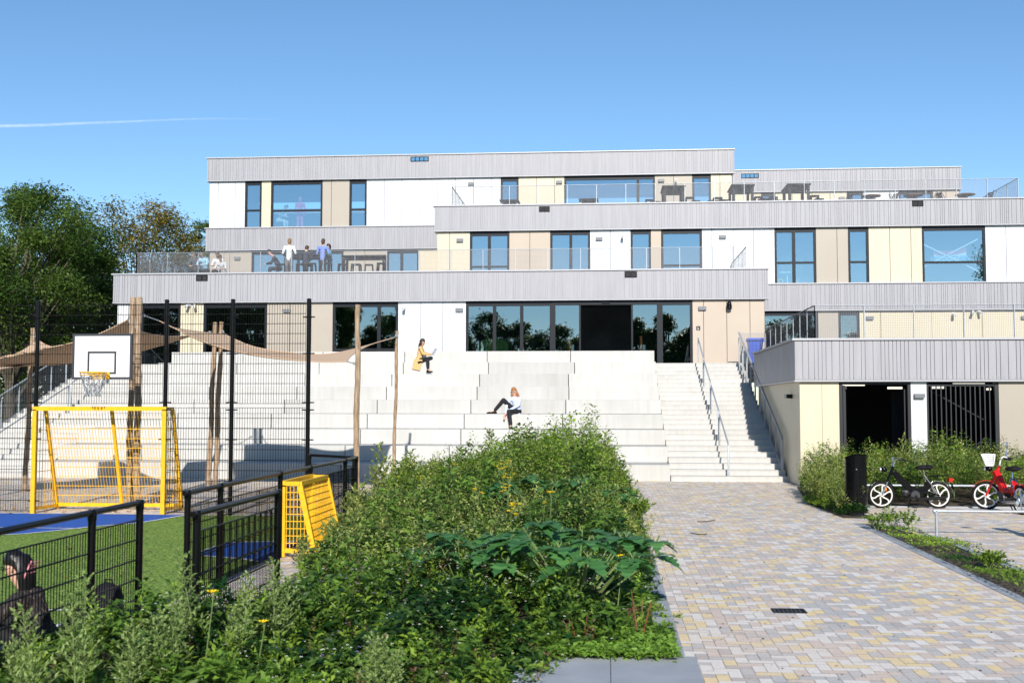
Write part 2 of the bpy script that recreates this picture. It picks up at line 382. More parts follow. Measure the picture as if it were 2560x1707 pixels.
# right-hand strip with kerbs, soil
sp_ = [(4.55, 8), (5.15, 8), (5.15, 18.8), (4.75, 20.8), (4.55, 20.8)]
flat('verge_soil', sp_, .012, M['soil'])
tag(MB().box(4.40, 4.55, 8, 20.9, -.02, .014).box(5.15, 5.27, 8, 18.85, -.02, .035).build('kerb', M['slab']), kind='structure')
flat('bed_soil', [(4.42, 21.9), (4.97, 21.9), (4.97, 24.45), (14, 24.45), (14, 30.1), (4.9, 30.1), (4.3, 25.2)], .02, M['soil'])
tag(MB().box(4.97, 14, 24.36, 24.45, -.02, .03).build('kerb', M['slab']), kind='structure')

# ================================================================ SCHOOL BUILDING
bld = thing('school_building', 'stepped school building of stacked storeys with ribbed grey bands and white, cream and beige panels', 'building', (0, Y0, 0))
def fascia(x0, x1, Yf, z0, z1, ret0=0., ret1=0., soff=.35, cap=True, seed=1, step=(.085, .19)):
    """ribbed band facing the camera, with returns at its ends"""
    rr = random.Random(seed); mb = MB()
    mb.box(x0, x1, Yf+.03, Yf+.30, z0, z1-.02)
    def ribs(a, b, f):
        x = a
        while x < b-.02:
            wd = min(rr.choice([step[0], step[0], sum(step)/2, step[1]]), b-x); f(x, x+wd-.014); x += wd
    ribs(x0, x1, lambda a, b: mb.box(a, b, Yf, Yf+.032, z0+.004, z1-.03))
    if ret0:
        mb.box(x0+.03, x0+.30, Yf+.31, Yf+ret0, z0, z1-.02)
        ribs(Yf+.02, Yf+ret0, lambda a, b: mb.box(x0-.004, x0+.028, a, b, z0+.004, z1-.03))
    if ret1: mb.box(x1-.30, x1, Yf+.31, Yf+ret1, z0, z1-.02)
    o = mb.build('fascia', M['fascia'], bld)
    if step[0] > .09:
        fx = MB(); x = x0+.1
        while x < x1: fx.box(x-.006, x+.006, Yf-.006, Yf+.01, z0+.05, z0+.062); x += .14
        fx.build('fixings', M['void'], o)
    if cap:
        c = MB().box(x0-.07, x1+.03, Yf-.05, Yf+.36, z1-.018, z1+.035)
        if ret0: c.box(x0-.07, x0+.34, Yf+.362, Yf+ret0, z1-.018, z1+.035)
        c.build('parapet_cap', M['cap'], bld)
    s = MB().box(x0-.02, x1+.02, Yf-.012, Yf+soff, z0-.045, z0-.004)
    if ret0: s.box(x0-.02, x0+.35, Yf+soff+.002, Yf+ret0, z0-.045, z0-.004)
    s.build('edge_trim', M['cap'], bld)
def wall(Yw, z0, z1, runs, yref):
    """runs: (px0, px1, kind, extra) left to right, px read in the photograph at height yref"""
    for r_ in runs:
        a, b, k = r_[:3]; ex = r_[3] if len(r_) > 3 else {}
        xa, xb = (PX(v, Yw, yref) if isinstance(v, (int, float)) and abs(v) > 60 else v for v in (a, b))
        zt = z1; zb = z0
        if k in ('white', 'cream', 'beige', 'tan'):
            js = [xa]+[PX(j, Yw, yref) for j in ex.get('j', [])]+[xb]; mb = MB()
            for p, q in zip(js[:-1], js[1:]): mb.box(p+.010, q-.010, Yw, Yw+.05, zb, zt)
            mb.build('cladding_panel', M[k], bld)
        else:   # window
            fr = MB(); y_a, y_b = Yw+.015, Yw+.13; w_ = ex.get('w', .09)
            zb2 = zb+ex.get('sill', .0)
            fr.box(xa, xb, y_a, y_b, zt-.20, zt); fr.box(xa, xb, y_a, y_b, zb2, zb2+.08)
            edges = [xa]+[PX(j, Yw, yref) for j in ex.get('m', [])]+[xb]
            for i, e_ in enumerate(edges):
                a0 = e_ if i == 0 else (e_-w_ if i == len(edges)-1 else e_-w_/2-.02)
                a1 = e_+w_ if i == 0 else (e_ if i == len(edges)-1 else e_+w_/2+.02)
                fr.box(a0, a1, y_a-.004, y_b-.004, zb2+.081, zt-.201)
            for t in ex.get('t', []):
                zz = P(a, t, Yw).z; fr.box(xa+w_, xb-w_, y_a+.01, y_b-.01, zz-.045, zz+.045)
            f = fr.build('window', M['dark'], bld)
            gk = 'glass_low' if k == 'winlow' else 'glass'
            MB().add([(xa+.02, Yw+.075, zb2+.03), (xb-.02, Yw+.075, zb2+.03), (xb-.02, Yw+.075, zt-.1), (xa+.02, Yw+.075, zt-.1)], [(0, 1, 2, 3)]).build('pane', M[gk], f)

# ground storey (terrace level)
Z1b, Z2b, Z3b = 6.27, 9.95, 13.52
wall(Y0, TZ, Z1b, [
    (293, 352, 'white', {'j': [322]}), (352, 451, 'winlow', {}), (451, 509, 'cream', {'j': [480]}), (509, 667, 'winlow', {}),
    (667, 832, 'beige', {'j': [724, 778]}), (832, 995, 'winlow', {'m': [947], 't': [874]}), (995, 1165, 'white', {'j': [1052, 1107]}),
    (1165, 1380, 'winlow', {'m': [1236, 1304]}), (1651, 1731, 'winlow', {}), (1731, 1912, 'tan', {'j': [1759, 1817, 1875]})], 800)
# sliding entrance door
xa, xb = PX(1380, Y0, 800), PX(1651, Y0, 800); d0, d1 = PX(1452, Y0, 800), PX(1578, Y0, 800); zt = P(1500, 762, Y0).z
dr = MB().box(xa, xb, Y0+.0, Y0+.16, zt, Z1b).box(xa, xa+.13, Y0+.01, Y0+.15, TZ, zt-.002).box(xb-.13, xb, Y0+.01, Y0+.15, TZ, zt-.002)
dr = dr.box(d0-.07, d0, Y0+.03, Y0+.12, TZ, zt-.002).box(d1, d1+.07, Y0+.03, Y0+.12, TZ, zt-.002).build('sliding_door', M['dark'], bld)
for a, b in ((xa+.12, d0-.05), (d1+.05, xb-.12)):
    MB().add([(a, Y0+.08, TZ), (b, Y0+.08, TZ), (b, Y0+.08, zt), (a, Y0+.08, zt)], [(0, 1, 2, 3)]).build('pane', M['glass_low'], dr)
MB().box(PX(1505, Y0, 765), PX(1525, Y0, 765), Y0-.05, Y0, zt+.06, zt+.13).build('door_sensor', M['black'], dr)
# middle storey, left (set back) and right
wall(Y3, Z1-.1, Z2b, [(524, 629, 'beige', {'j': [560]}), (629, 858, 'win', {'m': [745]}), (858, 967, 'beige', {'j': [912]}), (967, 1047, 'win', {'m': [1004]}), (1047, 1100, 'cream')], 660)
wall(Y2, Z1-.1, Z2b, [
    (1092.6, 1175, 'cream', {'j': [1124]}), (1175, 1273, 'win', {'m': [1223], 't': [667]}), (1273, 1376, 'tan', {'j': [1324.5]}),
    (1376, 1475, 'win', {'m': [1427]}), (1475, 1577, 'white', {'j': [1526]}), (1577, 1627, 'win'), (1627, 1653.5, 'tan'), (1653.5, 1755, 'win', {'t': [664]}),
    (1755, 1937, 'white', {'j': [1780, 1833, 1884]}), (1937, 2040, 'win', {'m': [1985], 't': [657]}), (2040, 2121, 'beige', {'j': [2093]}),
    (2121, 2172, 'win', {'t': [655]}), (2172, 2306, 'cream', {'j': [2225, 2278]}), (2306, 2464, 'win', {'t': [656]}), (2464, 2750, 'white', {'j': [2516, 2570, 2630, 2690]})], 640)
# top storey
wall(Y3, Z2-.1, Z3b, [
    (524, 613, 'white', {'j': [545.6, 588]}), (613, 654, 'win', {'t': [526.5]}), (654, 678, 'cream'), (678, 806, 'win', {'t': [527]}), (806, 874, 'beige', {'j': [828.6]}),
    (874, 916.5, 'win', {'t': [524]}), (916.5, 1252, 'white', {'j': [961, 1005, 1050, 1094.5, 1139, 1184, 1228]}), (1252, 1296, 'win'), (1296, 1411, 'cream', {'j': [1341, 1386.7]}),
    (1411, 1637, 'win', {'m': [1595]}), (1637, 1731, 'beige', {'j': [1684]}), (1731, 1777, 'win'), (1777, 1830, 'cream', {'j': [1800]})], 480)
wall(Y4, Z2-.1, Z3b, [(1812, 1903, 'cream', {'j': [1860]}), (1903, 1938, 'win'), (1938, 2117, 'cream', {'j': [1980, 2030, 2075]}), (2117, 2158, 'win'), (2158, 2247, 'white', {'j': [2200]}), (2247, 2332, 'win', {'m': [2290]}), (2332, 2399, 'tan', {'j': [2365]})], 490)
# right of the staircase, behind the roof terrace of the bicycle shed
wall(Y2, TZ, Z1b, [(1905, 2045, 'winlow', {}), (2045, 2097, 'beige', {}), (2097, 2149, 'winlow', {}), (2149, 2750, 'cream', {'j': [2202, 2330, 2456, 2580]})], 820)

# ribbed bands
XR = 24.
fascia(PX(283, Y1, 720), PX(1921, Y1, 720), Y1, Z1b+.04, Z1, 5, 1.5, seed=2)
fascia(PX(1921, Y1, 720)-.4, XR, Y2-.15, Z1b+.04, Z1, seed=3)
fascia(PX(1086, Y2-.15, 550), XR, Y2-.15, Z2b+.04, Z2, 5.4, 0, seed=4)
fascia(PX(514, Y3-.15, 600), PX(1100, Y3-.15, 600), Y3-.15, Z2b+.04, Z2, 5, seed=5)
fascia(PX(518, Y3-.15, 430), PX(1836, Y3-.15, 400), Y3-.15, Z3b+.04, Z3, 5, 0, seed=6)
fascia(PX(1800, Y4-.15, 430), PX(2403, Y4-.15, 450), Y4-.15, Z3b+.04, Z3-.0, 0, 0, seed=7)

# floors, roofs, party walls behind the panels
x_l0, x_r0 = PX(293, Y0, 800), PX(1912, Y0, 800)
st = MB()
st.box(x_l0-.1, x_r0, Y0+.2, 62, 3.35, TZ-.02).box(x_r0, XR, Y2+.2, 62, 3.35, TZ-.02)
st.box(x_l0-.15, x_r0+.02, Y1+.31, 62, Z1b+.36, Z1-.12).box(x_r0+.03, XR, Y2+.2, 62, Z1b+.36, Z1-.12)
xl2 = PX(1086, Y2, 550)+.1; xl3 = PX(524, Y3, 500)
st.box(xl2, XR, Y2+.2, 62, Z2b+.3, Z2-.12).box(xl3, xl2-.01, Y3+.2, 64, Z2b+.3, Z2-.12)
st.box(xl3, PX(1830, Y3, 480), Y3+.2, 64, Z3b+.3, Z3-.1).box(PX(1812, Y4, 480), PX(2399, Y4, 490), Y4+.2, 66.5, Z3b+.3, Z3-.1)
for a, b, yy, z0_, z1_ in ((x_l0, x_r0, 52, TZ, Z1b+.3), (xl3, xl2, 61, Z1, Z2b+.3), (xl2, XR, 56.5, Z1, Z2b+.3), (xl3, PX(2399, Y4, 490), 66, Z2, Z3b+.3), (x_r0, XR, 56.5, TZ, Z1b+.3)):
    st.box(a, b, yy, yy+.2, z0_, z1_)
for xx, ya, yb_, z0_, z1_ in ((x_l0, Y0+.06, 52, TZ, Z1b+.3), (x_r0-.12, Y0+.06, Y2+2, TZ, Z1b+.3), (xl3, Y3+.06, 61, Z1, Z2b+.3), (PX(1092.6, Y2, 640), Y2+.06, Y3+1, Z1-.12, Z2b+.3), (xl3, Y3+.06, 66, Z2, Z3b+.3), (PX(1827, Y3, 480), Y3+.06, Y4+1, Z2-.12, Z3b+.3), (PX(2396, Y4, 490), Y4+.06, 66, Z2, Z3b+.3)):
    st.box(xx, xx+.1, ya, yb_, z0_, z1_)
st.build('structure_walls', M['room'], bld)
bk = MB()   # dark backing behind the panels (shows in the joints), only behind opaque panels
for Yw, z0_, z1_, sp in ((Y0, TZ, Z1b, [(293, 352), (451, 509), (667, 832), (995, 1165), (1731, 1912)]), (Y3, Z1-.1, Z2b, [(524, 629), (858, 967), (1047, 1100)]),
                      (Y2, Z1-.1, Z2b, [(1093, 1175), (1273, 1376), (1475, 1577), (1627, 1653.5), (1755, 1937), (2040, 2121), (2172, 2306), (2464, 2750)]),
                      (Y3, Z2-.1, Z3b, [(524, 613), (654, 678), (806, 874), (917, 1252), (1296, 1411), (1637, 1731), (1777, 1829)]),
                      (Y4, Z2-.1, Z3b, [(1840, 1903), (1938, 2117), (2158, 2247), (2332, 2398)]), (Y2, TZ, Z1b, [(2045, 2097), (2149, 2750)])):
    for a, b in sp: MB().box(PX(a, Yw, 700)+.01, PX(b, Yw, 700)-.01, Yw+.06, Yw+.16, z0_, z1_).build('panel_backing', M['void'], bld)

# overflow outlets in the bands
def outlet(x, y, Yf, n, mname):
    p = P(x, y, Yf); wd = .22*n+.04
    o = MB().box(p.x-wd/2, p.x+wd/2, Yf-.03, Yf+.02, p.z-.12, p.z-.095).box(p.x-wd/2, p.x+wd/2, Yf-.03, Yf+.02, p.z+.095, p.z+.12)
    for i in range(n+1): o.box(p.x-wd/2+i*.22, p.x-wd/2+i*.22+.04, Yf-.028, Yf+.02, p.z-.094, p.z+.094)
    o = o.build('overflow_outlet', M['black'], bld)
    MB().box(p.x-wd/2+.02, p.x+wd/2-.02, Yf-.006, Yf-.002, p.z-.1, p.z+.1).build('outlet_shade_sky_plate', M[mname], o)  # no hole cut: dark plate for its shade, mirroring plate for sky beyond
for a in ((505, 695, Y1, 2, 'void'), (1577, 686, Y1, 2, 'void'), (1361, 523, Y2-.15, 2, 'void'), (2294, 509, Y2-.15, 2, 'void'), (1049, 398, Y3-.15, 4, 'glass'), (1875, 440, Y4-.15, 4, 'glass')): outlet(*a)

# ---- bicycle shed wing on the right
shed = thing('bicycle_shed', 'low wing with ribbed grey parapet and cream panels, open gates to a dark bicycle store', 'bicycle shed', (5, 30.3, 0))
_b = bld; bld = shed
YS = 30.29; ZSt, ZSb = 3.83, 2.74
fascia(4.90, XR, YS-.12, ZSb+.04, ZSt, 8.3, 0, seed=9, step=(.10, .2))
for a, b, k, js in ((5.03, PX(2098, YS, 1000), 'cream', [2055]), (PX(2277, YS, 1000), PX(2317, YS, 1000), 'white', []), (PX(2497, YS, 1000), XR, 'beige', [2600, 2700])):
    js = [a]+[PX(j, YS, 1000) for j in js]+[b]; mb = MB()
    for p, q in zip(js[:-1], js[1:]): mb.box(p+.004, q-.004, YS, YS+.2, 0.03, ZSb)
    mb.build('cladding_panel', M[k], shed)
mb = MB()                                            # side wall along the staircase
ys = [YS+.004, 30.9, 31.7, 32.5, 33.3, 34.1, 34.9, 35.7, 38.4]
for p, q in zip(ys[:-1], ys[1:]): mb.box(5.03, 5.09, p+.004, q-.004, .02, ZSb)
mb.build('cladding_panel', M['cream'], shed)
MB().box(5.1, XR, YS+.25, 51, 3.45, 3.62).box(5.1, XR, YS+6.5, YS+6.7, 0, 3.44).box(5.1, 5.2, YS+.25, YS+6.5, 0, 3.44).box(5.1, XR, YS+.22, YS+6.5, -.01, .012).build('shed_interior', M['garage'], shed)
# gate 1 (open): frame and folded leaves; gate 2 (closed): bars
x0, x1 = PX(2098, YS, 1000), PX(2277, YS, 1000)
gt = MB().box(x0, x0+.09, YS+.02, YS+.14, 0, ZSb).box(x1-.07, x1, YS+.02, YS+.14, 0, ZSb).box(x0, x1, YS+.022, YS+.138, ZSb-.08, ZSb-.002)
gt.box(x0+.12, x0+.17, YS+.1, YS+.2, 0.03, ZSb-.1).box(x0+.17, x0+.22, YS+.11, YS+1.6, .05, .12).box(x0+.17, x0+.22, YS+.11, YS+1.6, ZSb-.2, ZSb-.13)
for i in range(11): gt.box(x0+.18, x0+.21, YS+.2+i*.13, YS+.23+i*.13, .12, ZSb-.2); gt.box(x1-.12, x1-.09, YS+.2+i*.13, YS+.23+i*.13, .12, ZSb-.2)
gt.build('gate', mat('gate_anthracite', (.012, .013, .016), .4), shed)
x0, x1 = PX(2317, YS, 1000), PX(2497, YS, 1000)
gm = mat('gate_bars', (.016, .017, .020), .4)
gt = MB().box(x0, x0+.05, YS+.02, YS+.12, 0, ZSb).box(x1-.09, x1, YS+.02, YS+.12, 0, ZSb).box(x0+.05, x1-.09, YS+.03, YS+.10, ZSb-.12, ZSb-.06).box(x0+.05, x1-.09, YS+.03, YS+.10, .72, .78).box(x0+.05, x1-.09, YS+.03, YS+.10, .05, .1)
n = 14
for i in range(1, n): gt.box(x0+(x1-x0-.1)*i/n, x0+(x1-x0-.1)*i/n+.028, YS+.05, YS+.08, .1, ZSb-.1)
gt.tube([(x0+.1, YS+.6, ZSb-.15), (x1-.2, YS+.6, 1.75)], .02, 6); gt.tube([(x0+.9, YS+.6, .6), (x1-.1, YS+.6, 1.35)], .02, 6)
gt.build('gate', gm, shed)
le = mat('fluorescent_tube', (.9, .9, .85), .5); b_ = le.node_tree.nodes['Principled BSDF']; b_.inputs['Emission Color'].default_value = (1, .95, .8, 1); b_.inputs['Emission Strength'].default_value = .9
for (a, b, y, Yd) in ((2108, 2162, 962, 31.2), (2220, 2256, 970, 33), (2384, 2462, 961, 31.2), (2330, 2360, 969, 33), (2468, 2478, 973, 34)):
    z = P(a, y, Yd).z; MB().box(PX(a, Yd, y), PX(b, Yd, y), Yd, Yd+.08, z-.025, z+.035).build('tube_light', le, shed)
bld = _b

# ================================================================ BLEACHERS AND STAIRS
bl_ = thing('concrete_bleachers', 'wide white concrete seating steps rising to the entrance terrace', 'seating steps', (-7, YB, 0))
JX = [XS0, -1.33, -4.45, -7.57, -10.7, -13.8, -16.62]
rr = random.Random(5)
toned = {(1, 7): .88, (1, 6): .86, (1, 5): .89, (1, 4): .88, (0, 3): .93, (2, 4): .93, (3, 4): .93, (0, 4): .96, (0, 0): .93, (3, 5): .93, (0, 2): .94}
for t in range(9):
    xs = list(JX); sh = [0, .0, .0, -.12, .35, 0, 0]
    if t % 2: xs = [xs[0]]+[x+.06*(t-4) for x in xs[1:-1]]+[xs[-1]]
    if t == 8: xs[0] = XS0-.0; 
    for i in range(6):
        yf = YB+TD*t; yb_ = yf+TD+(-.004 if t < 8 else -.6)
        x1_, x0_ = xs[i], xs[i+1]
        o = MB().box(x0_+.011, x1_-.011-(.0 if t else 0), yf, yb_, 0 if t == 0 else TH*t+.002, TH*(t+1)).build('concrete_block', M['conc'], bl_)
        v = toned.get((i, t), rr.uniform(.992, 1.008)); o.color = (v, v*.995, v*.985, 1)
        bv = o.modifiers.new('bevel', 'BEVEL'); bv.width = .012; bv.segments = 2
MB().box(JX[-1]+.02, XS0-.02, YB+.05, YT-.02, 0, TH*.9).add(*(lambda pts: ([(x, y, z) for x in (JX[-1]+.02, XS0-.02) for y, z in pts], [tuple(range(len(pts))), tuple(range(len(pts), 2*len(pts)))]))([(YB+.03, 0), (YT+.3, 0), (YT+.3, TZ-.05), (YB+.03, .1)])).build('rough_core', M['void'], bl_).color = (.4, .4, .4, 1)
ter = MB().box(-19.9, 5.0, YT+.68, Y0+.1, 3.3, TZ-.03).build('terrace', M['slab']); tag(ter, kind='structure')
def stair(x0, x1, label):
    s = thing('staircase', label, 'staircase', ((x0+x1)/2, YB, 0), 'concrete staircases beside the bleachers')
    n = 24; r_, run = TZ/n, (YT-YB)/(n-1)
    for i in range(n):
        yf = YB+run*i; yb_ = yf+run+.02 if i < n-1 else YT+.7
        xo = x1+(.14 if i == 0 and x0 > 0 else 0)
        o = MB().box(x0+.012, xo-.01, yf, yb_, max(0, r_*(i-1)) if i else 0, r_*(i+1)-.028).box(x0+.012, xo-.01, yf-.008, yb_-.01, r_*(i+1)-.027, r_*(i+1)).build('step', M['conc'], s)
        v = rr.uniform(.95, 1.03); o.color = (v, v*.99, v*.975, 1)
    MB().add([(x, y, z) for x in (x0+.05, x1-.05) for y, z in ((YB+.3, 0), (YT+.6, 0), (YT+.6, 3.4))], [(0, 1, 2), (3, 4, 5)]).build('stair_core', M['void'], s)
    return s, r_, run
st1, RS, RUN = stair(XS0, 5.0, 'wide pale concrete staircase between the seating steps and the cream side wall')
st2, _, _ = stair(-19.92, JX[-1], 'concrete staircase at the left end of the seating steps, behind the wooden poles')
def sz(y): return max(0, min(24, math.floor((y-YB+.02)/RUN)+1))*RS
def handrail(xc, label):
    h = thing('handrail', label, 'handrail', (xc, YB+.2, 0), 'handrails in the middle of the staircases')
    for k in range(4):
        ya = YB+RUN*(6*k+.35); yb_ = YB+RUN*(6*k+5.9) if k < 3 else YT+.12
        za, zb_ = sz(ya), sz(yb_)
        pts = [(xc, ya, za), (xc, ya, za+.80), (xc, ya+.05, za+.90), (xc, yb_-.0, zb_+.93)]
        MB().tube(pts, .024, 8).tube([(xc, yb_-.02, zb_), (xc, yb_-.02, zb_+.90)], .020, 8).lathe([(.05, 0), (.05, .012)], (xc, ya, za), 8).build('rail_section', M['galv'], h, True)
handrail(3.38, 'galvanised tube handrail up the middle of the staircase by the entrance')
handrail(-18.25, 'galvanised tube handrail up the middle of the staircase behind the wooden poles')

def mesh_panel(mb, A, B, h0, h1, cell=.05, t=.0075, base=None):
    """welded grid between ground points A and B (verticals) from height h0 to h1 above them"""
    A, B = Vector(A), Vector(B); L = (B-A).length; n = max(1, int((B.xy-A.xy).length/cell)); d = (B.xy-A.xy).normalized(); nx, ny = -d.y*t/2, d.x*t/2
    for i in range(1, n):
        p = A.lerp(B, i/n); x, y, z = p; ex, ey = d.x*t/2, d.y*t/2
        mb.add([(x-ex, y-ey, z+h0), (x+ex, y+ey, z+h0), (x+ex, y+ey, z+h1), (x-ex, y-ey, z+h1)], [(0, 1, 2, 3)])
    m_ = max(1, round((h1-h0)/cell))
    for j in range(m_+1):
        z = h0+(h1-h0)*j/m_
        mb.add([(A.x+nx, A.y+ny, A.z+z-t/2), (B.x+nx, B.y+ny, B.z+z-t/2), (B.x+nx, B.y+ny, B.z+z+t/2), (A.x+nx, A.y+ny, A.z+z+t/2)], [(0, 1, 2, 3)])
def railing(label, path, z, h=1.02, post=1.3, cell=.05, group='steel mesh railings on the terraces', pw=.018):
    r_ = thing('mesh_railing', label, 'railing', (path[0][0], path[0][1], z), group)
    tr = MB(); ms = MB()
    for a, b in zip(path[:-1], path[1:]):
        a, b = Vector((*a, z)), Vector((*b, z)); n = max(1, round((b-a).length/post))
        tr.bar(a+Vector((0, 0, h)), b+Vector((0, 0, h)), .05, .012); mesh_panel(ms, a, b, .03, h-.02, cell)
        for i in range(n+1):
            p = a.lerp(b, i/n)
            if (b-a).normalized().x > .7 or i: MB().box(p.x-pw/2, p.x+pw/2, p.y-.03, p.y+.03, z-.1, z+h-.008).build('post', M['galv'], r_)
    tr.build('top_rail', M['galv'], r_); ms.build('wire_mesh', M['wire'], r_)
x0 = PX(342, 45.3, 650); x1 = PX(1866, 45.3, 640)
railing('long galvanised mesh railing along the lower roof terrace where students gather', [(x0, 55), (x0, 45.3), (x1, 45.3), (x1, 50.6)], Z1-.02, .95)
x0 = PX(1130, 51, 490); x1 = PX(2545, 51, 460)
railing('galvanised mesh railing along the top roof terrace with tables behind it', [(x0, 56.0), (x0, 51), (x1, 51), (x1, 58)], Z2-.02, .98)
railing('galvanised mesh railing round the terrace above the bicycle shed', [(5.93, 43.1), (5.93, 33.0), (14.2, 33.0)], ZSt, 1.14, 1.29)
railing('short galvanised mesh railing in front of the blue waste bin', [(4.95, 43.1), (5.93, 43.1)], TZ, 1.15, 1.1)
def guard(xc, label, side):
    h = thing('stair_guard', label, 'railing', (xc, YB, 0), 'mesh guards along the staircases')
    ya, yb_ = YB+.5, YT+.35; a = Vector((xc, ya, sz(ya))); b = Vector((xc, yb_, TZ+.02))
    MB().bar(a+Vector((0, 0, .95)), b+Vector((0, 0, 1.12)), .06, .03).bar(a+Vector((0, .0, .96)), a+Vector((0, -.12, .84)), .06, .03).bar(a+Vector((0, -.12, .86)), a+Vector((0, -.12, 0)), .06, .03).build('top_rail', M['galv'], h)
    mb = MB(); mesh_panel(mb, a+Vector((0, 0, .02)), b, .02, .97, .05, .008); mb.build('wire_mesh', M['wire'], h)
    MB().bar(a+Vector((0, 0, .03)), b, .012, .07).build('bottom_rail', M['galv'], h)
    n = 9
    for i in range(n+1):
        p = a.lerp(b, i/n); MB().box(xc-.025, xc+.025, p.y-.012, p.y+.012, p.z-.12, p.z+.93).build('post', M['galv'], h)
guard(4.90, 'steep galvanised mesh guard between the entrance staircase and the bicycle shed', 1)
guard(-19.85, 'galvanised mesh guard along the outer side of the staircase at the far left', -1)
railing('galvanised mesh railing at the left end of the entrance terrace beside the trees', [(-19.85, YT+.4), (-19.85, Y0-.2)], TZ, 1.1)

# ================================================================ SPORTS COURT
FX, FY = -4.52, 21.42        # right boundary and back boundary of the court
def clamp(mb, p, s=1, r=.045):
    mb.tube([(p[0]-r*2.6*s, p[1], p[2]), (p[0]+r*2.6*s, p[1], p[2])], .012, 6).lathe([(r, -.02), (r, .02)], p, 10)
def court_mesh(mb, A, B, z0, z1, step=.2, cell=.05, tv=.0085, th=.010):
    A, B = Vector(A), Vector(B); L = (B-A).length; d = (B-A).normalized(); n = max(1, int(L/cell))
    for i in range(n+1):
        p = A.lerp(B, i/n)
        mb.add([(p.x-d.x*tv/2-d.y*.0, p.y-d.y*tv/2, z0), (p.x+d.x*tv/2, p.y+d.y*tv/2, z0), (p.x+d.x*tv/2, p.y+d.y*tv/2, z1), (p.x-d.x*tv/2, p.y-d.y*tv/2, z1)], [(0, 1, 2, 3)])
        mb.add([(p.x+d.y*tv/2, p.y-d.x*tv/2, z0), (p.x-d.y*tv/2, p.y+d.x*tv/2, z0), (p.x-d.y*tv/2, p.y+d.x*tv/2, z1), (p.x+d.y*tv/2, p.y-d.x*tv/2, z1)], [(0, 1, 2, 3)])
    m_ = round((z1-z0)/step)
    for j in range(m_+1):
        z = z0+(z1-z0)*j/m_
        for s_ in (-.007, .007): mb.bar((A.x-d.y*s_, A.y+d.x*s_, z), (B.x-d.y*s_, B.y+d.x*s_, z), th*.8, th)
tf = thing('ball_fence', 'tall black wire ball-stop fence behind the yellow goal', 'fence', (-8, FY, 0))
px_posts = [PX(90, FY, 1010), PX(413, FY, 1010), PX(579, FY, 1010), PX(770, FY, 1010)]
px_posts = [px_posts[0]-2.6*2, px_posts[0]-2.6]+px_posts
for x in px_posts:
    mb = MB().tube([(x, FY, 0), (x, FY, 4.12)], .042, 12).lathe([(.044, 0), (.044, .03), (.02, .04)], (x, FY, 4.12), 12)
    p = mb.build('post', M['black'], tf, True)
    c = MB()
    for z in (.25, 1.45, 2.02, 2.16, 3.1, 3.8): clamp(c, (x, FY, z))
    c.build('clamp', M['black'], p)
for a, b in zip(px_posts[:-1], px_posts[1:]):
    isgoal = abs(a-px_posts[2]) < .01
    mb = MB(); court_mesh(mb, (a+.06, FY, 0), (b-.06, FY, 0), 2.14, 4.06); mb.build('upper_mesh_panel', M['black'], tf)
    if not isgoal: mb = MB(); court_mesh(mb, (a+.06, FY, 0), (b-.06, FY, 0), .06, 2.06); mb.build('lower_mesh_panel', M['black'], tf)

def low_fence(label, pts, posts, endbar=False):
    """pts: fence line on the ground, posts: positions"""
    a, b = Vector((*pts[0], 0)), Vector((*pts[1], 0)); d = (b-a).normalized()
    f = thing('low_fence', label, 'fence', (a.x, a.y, 0), 'low black wire fences of the sports court')
    H_ = 1.13
    MB().tube([a+Vector((0, 0, H_+.03))-d*.05, b+Vector((0, 0, H_+.03))+d*.03], .028, 12).build('top_rail', M['black'], f, True)
    for q in posts:
        p = Vector((*q, 0))
        m_ = MB().tube([p, p+Vector((0, 0, H_-.0))], .035, 12).lathe([(.038, -.06), (.040, -.04), (.040, .025), (.034, .04)], p+Vector((0, 0, H_+.02)), 12).lathe([(.07, 0), (.07, .012)], p, 10)
        m_.build('post', M['black'], f, True)
    ps = [Vector((*q, 0)) for q in posts]
    for p, q in zip(ps[:-1], ps[1:]):
        mb = MB(); court_mesh(mb, p+d*.07, q-d*.07, .05, 1.0); mb.build('mesh_panel', M['black'], f)
low_fence('low black wire fence in the left foreground with a student sitting behind it', [(FX, 4.8), (FX, 10.8)], [(FX, 4.8), (FX, 7.3), (FX, 9.75), (FX, 10.78)])
low_fence('low black wire fence with a metal top rail running past the small yellow goal', [(FX, 12.0), (FX, 20.4)], [(FX, 12.05), (FX, 13.1), (FX, 15.56), (FX, 17.16), (FX, 19.5), (FX, 20.36)])
low_fence('short black wire fence joining the tall fence to the low fence corner', [(FX-.06, 20.45), (px_posts[-1]+.05, FY-.03)], [(FX-.06, 20.46), (px_posts[-1]+.05, FY-.03)])
low_fence('short black wire screen standing in front of the court entrance', [(-3.57, 9.7), (-3.57, 12.25)], [(-3.57, 9.74), (-3.57, 12.2)])

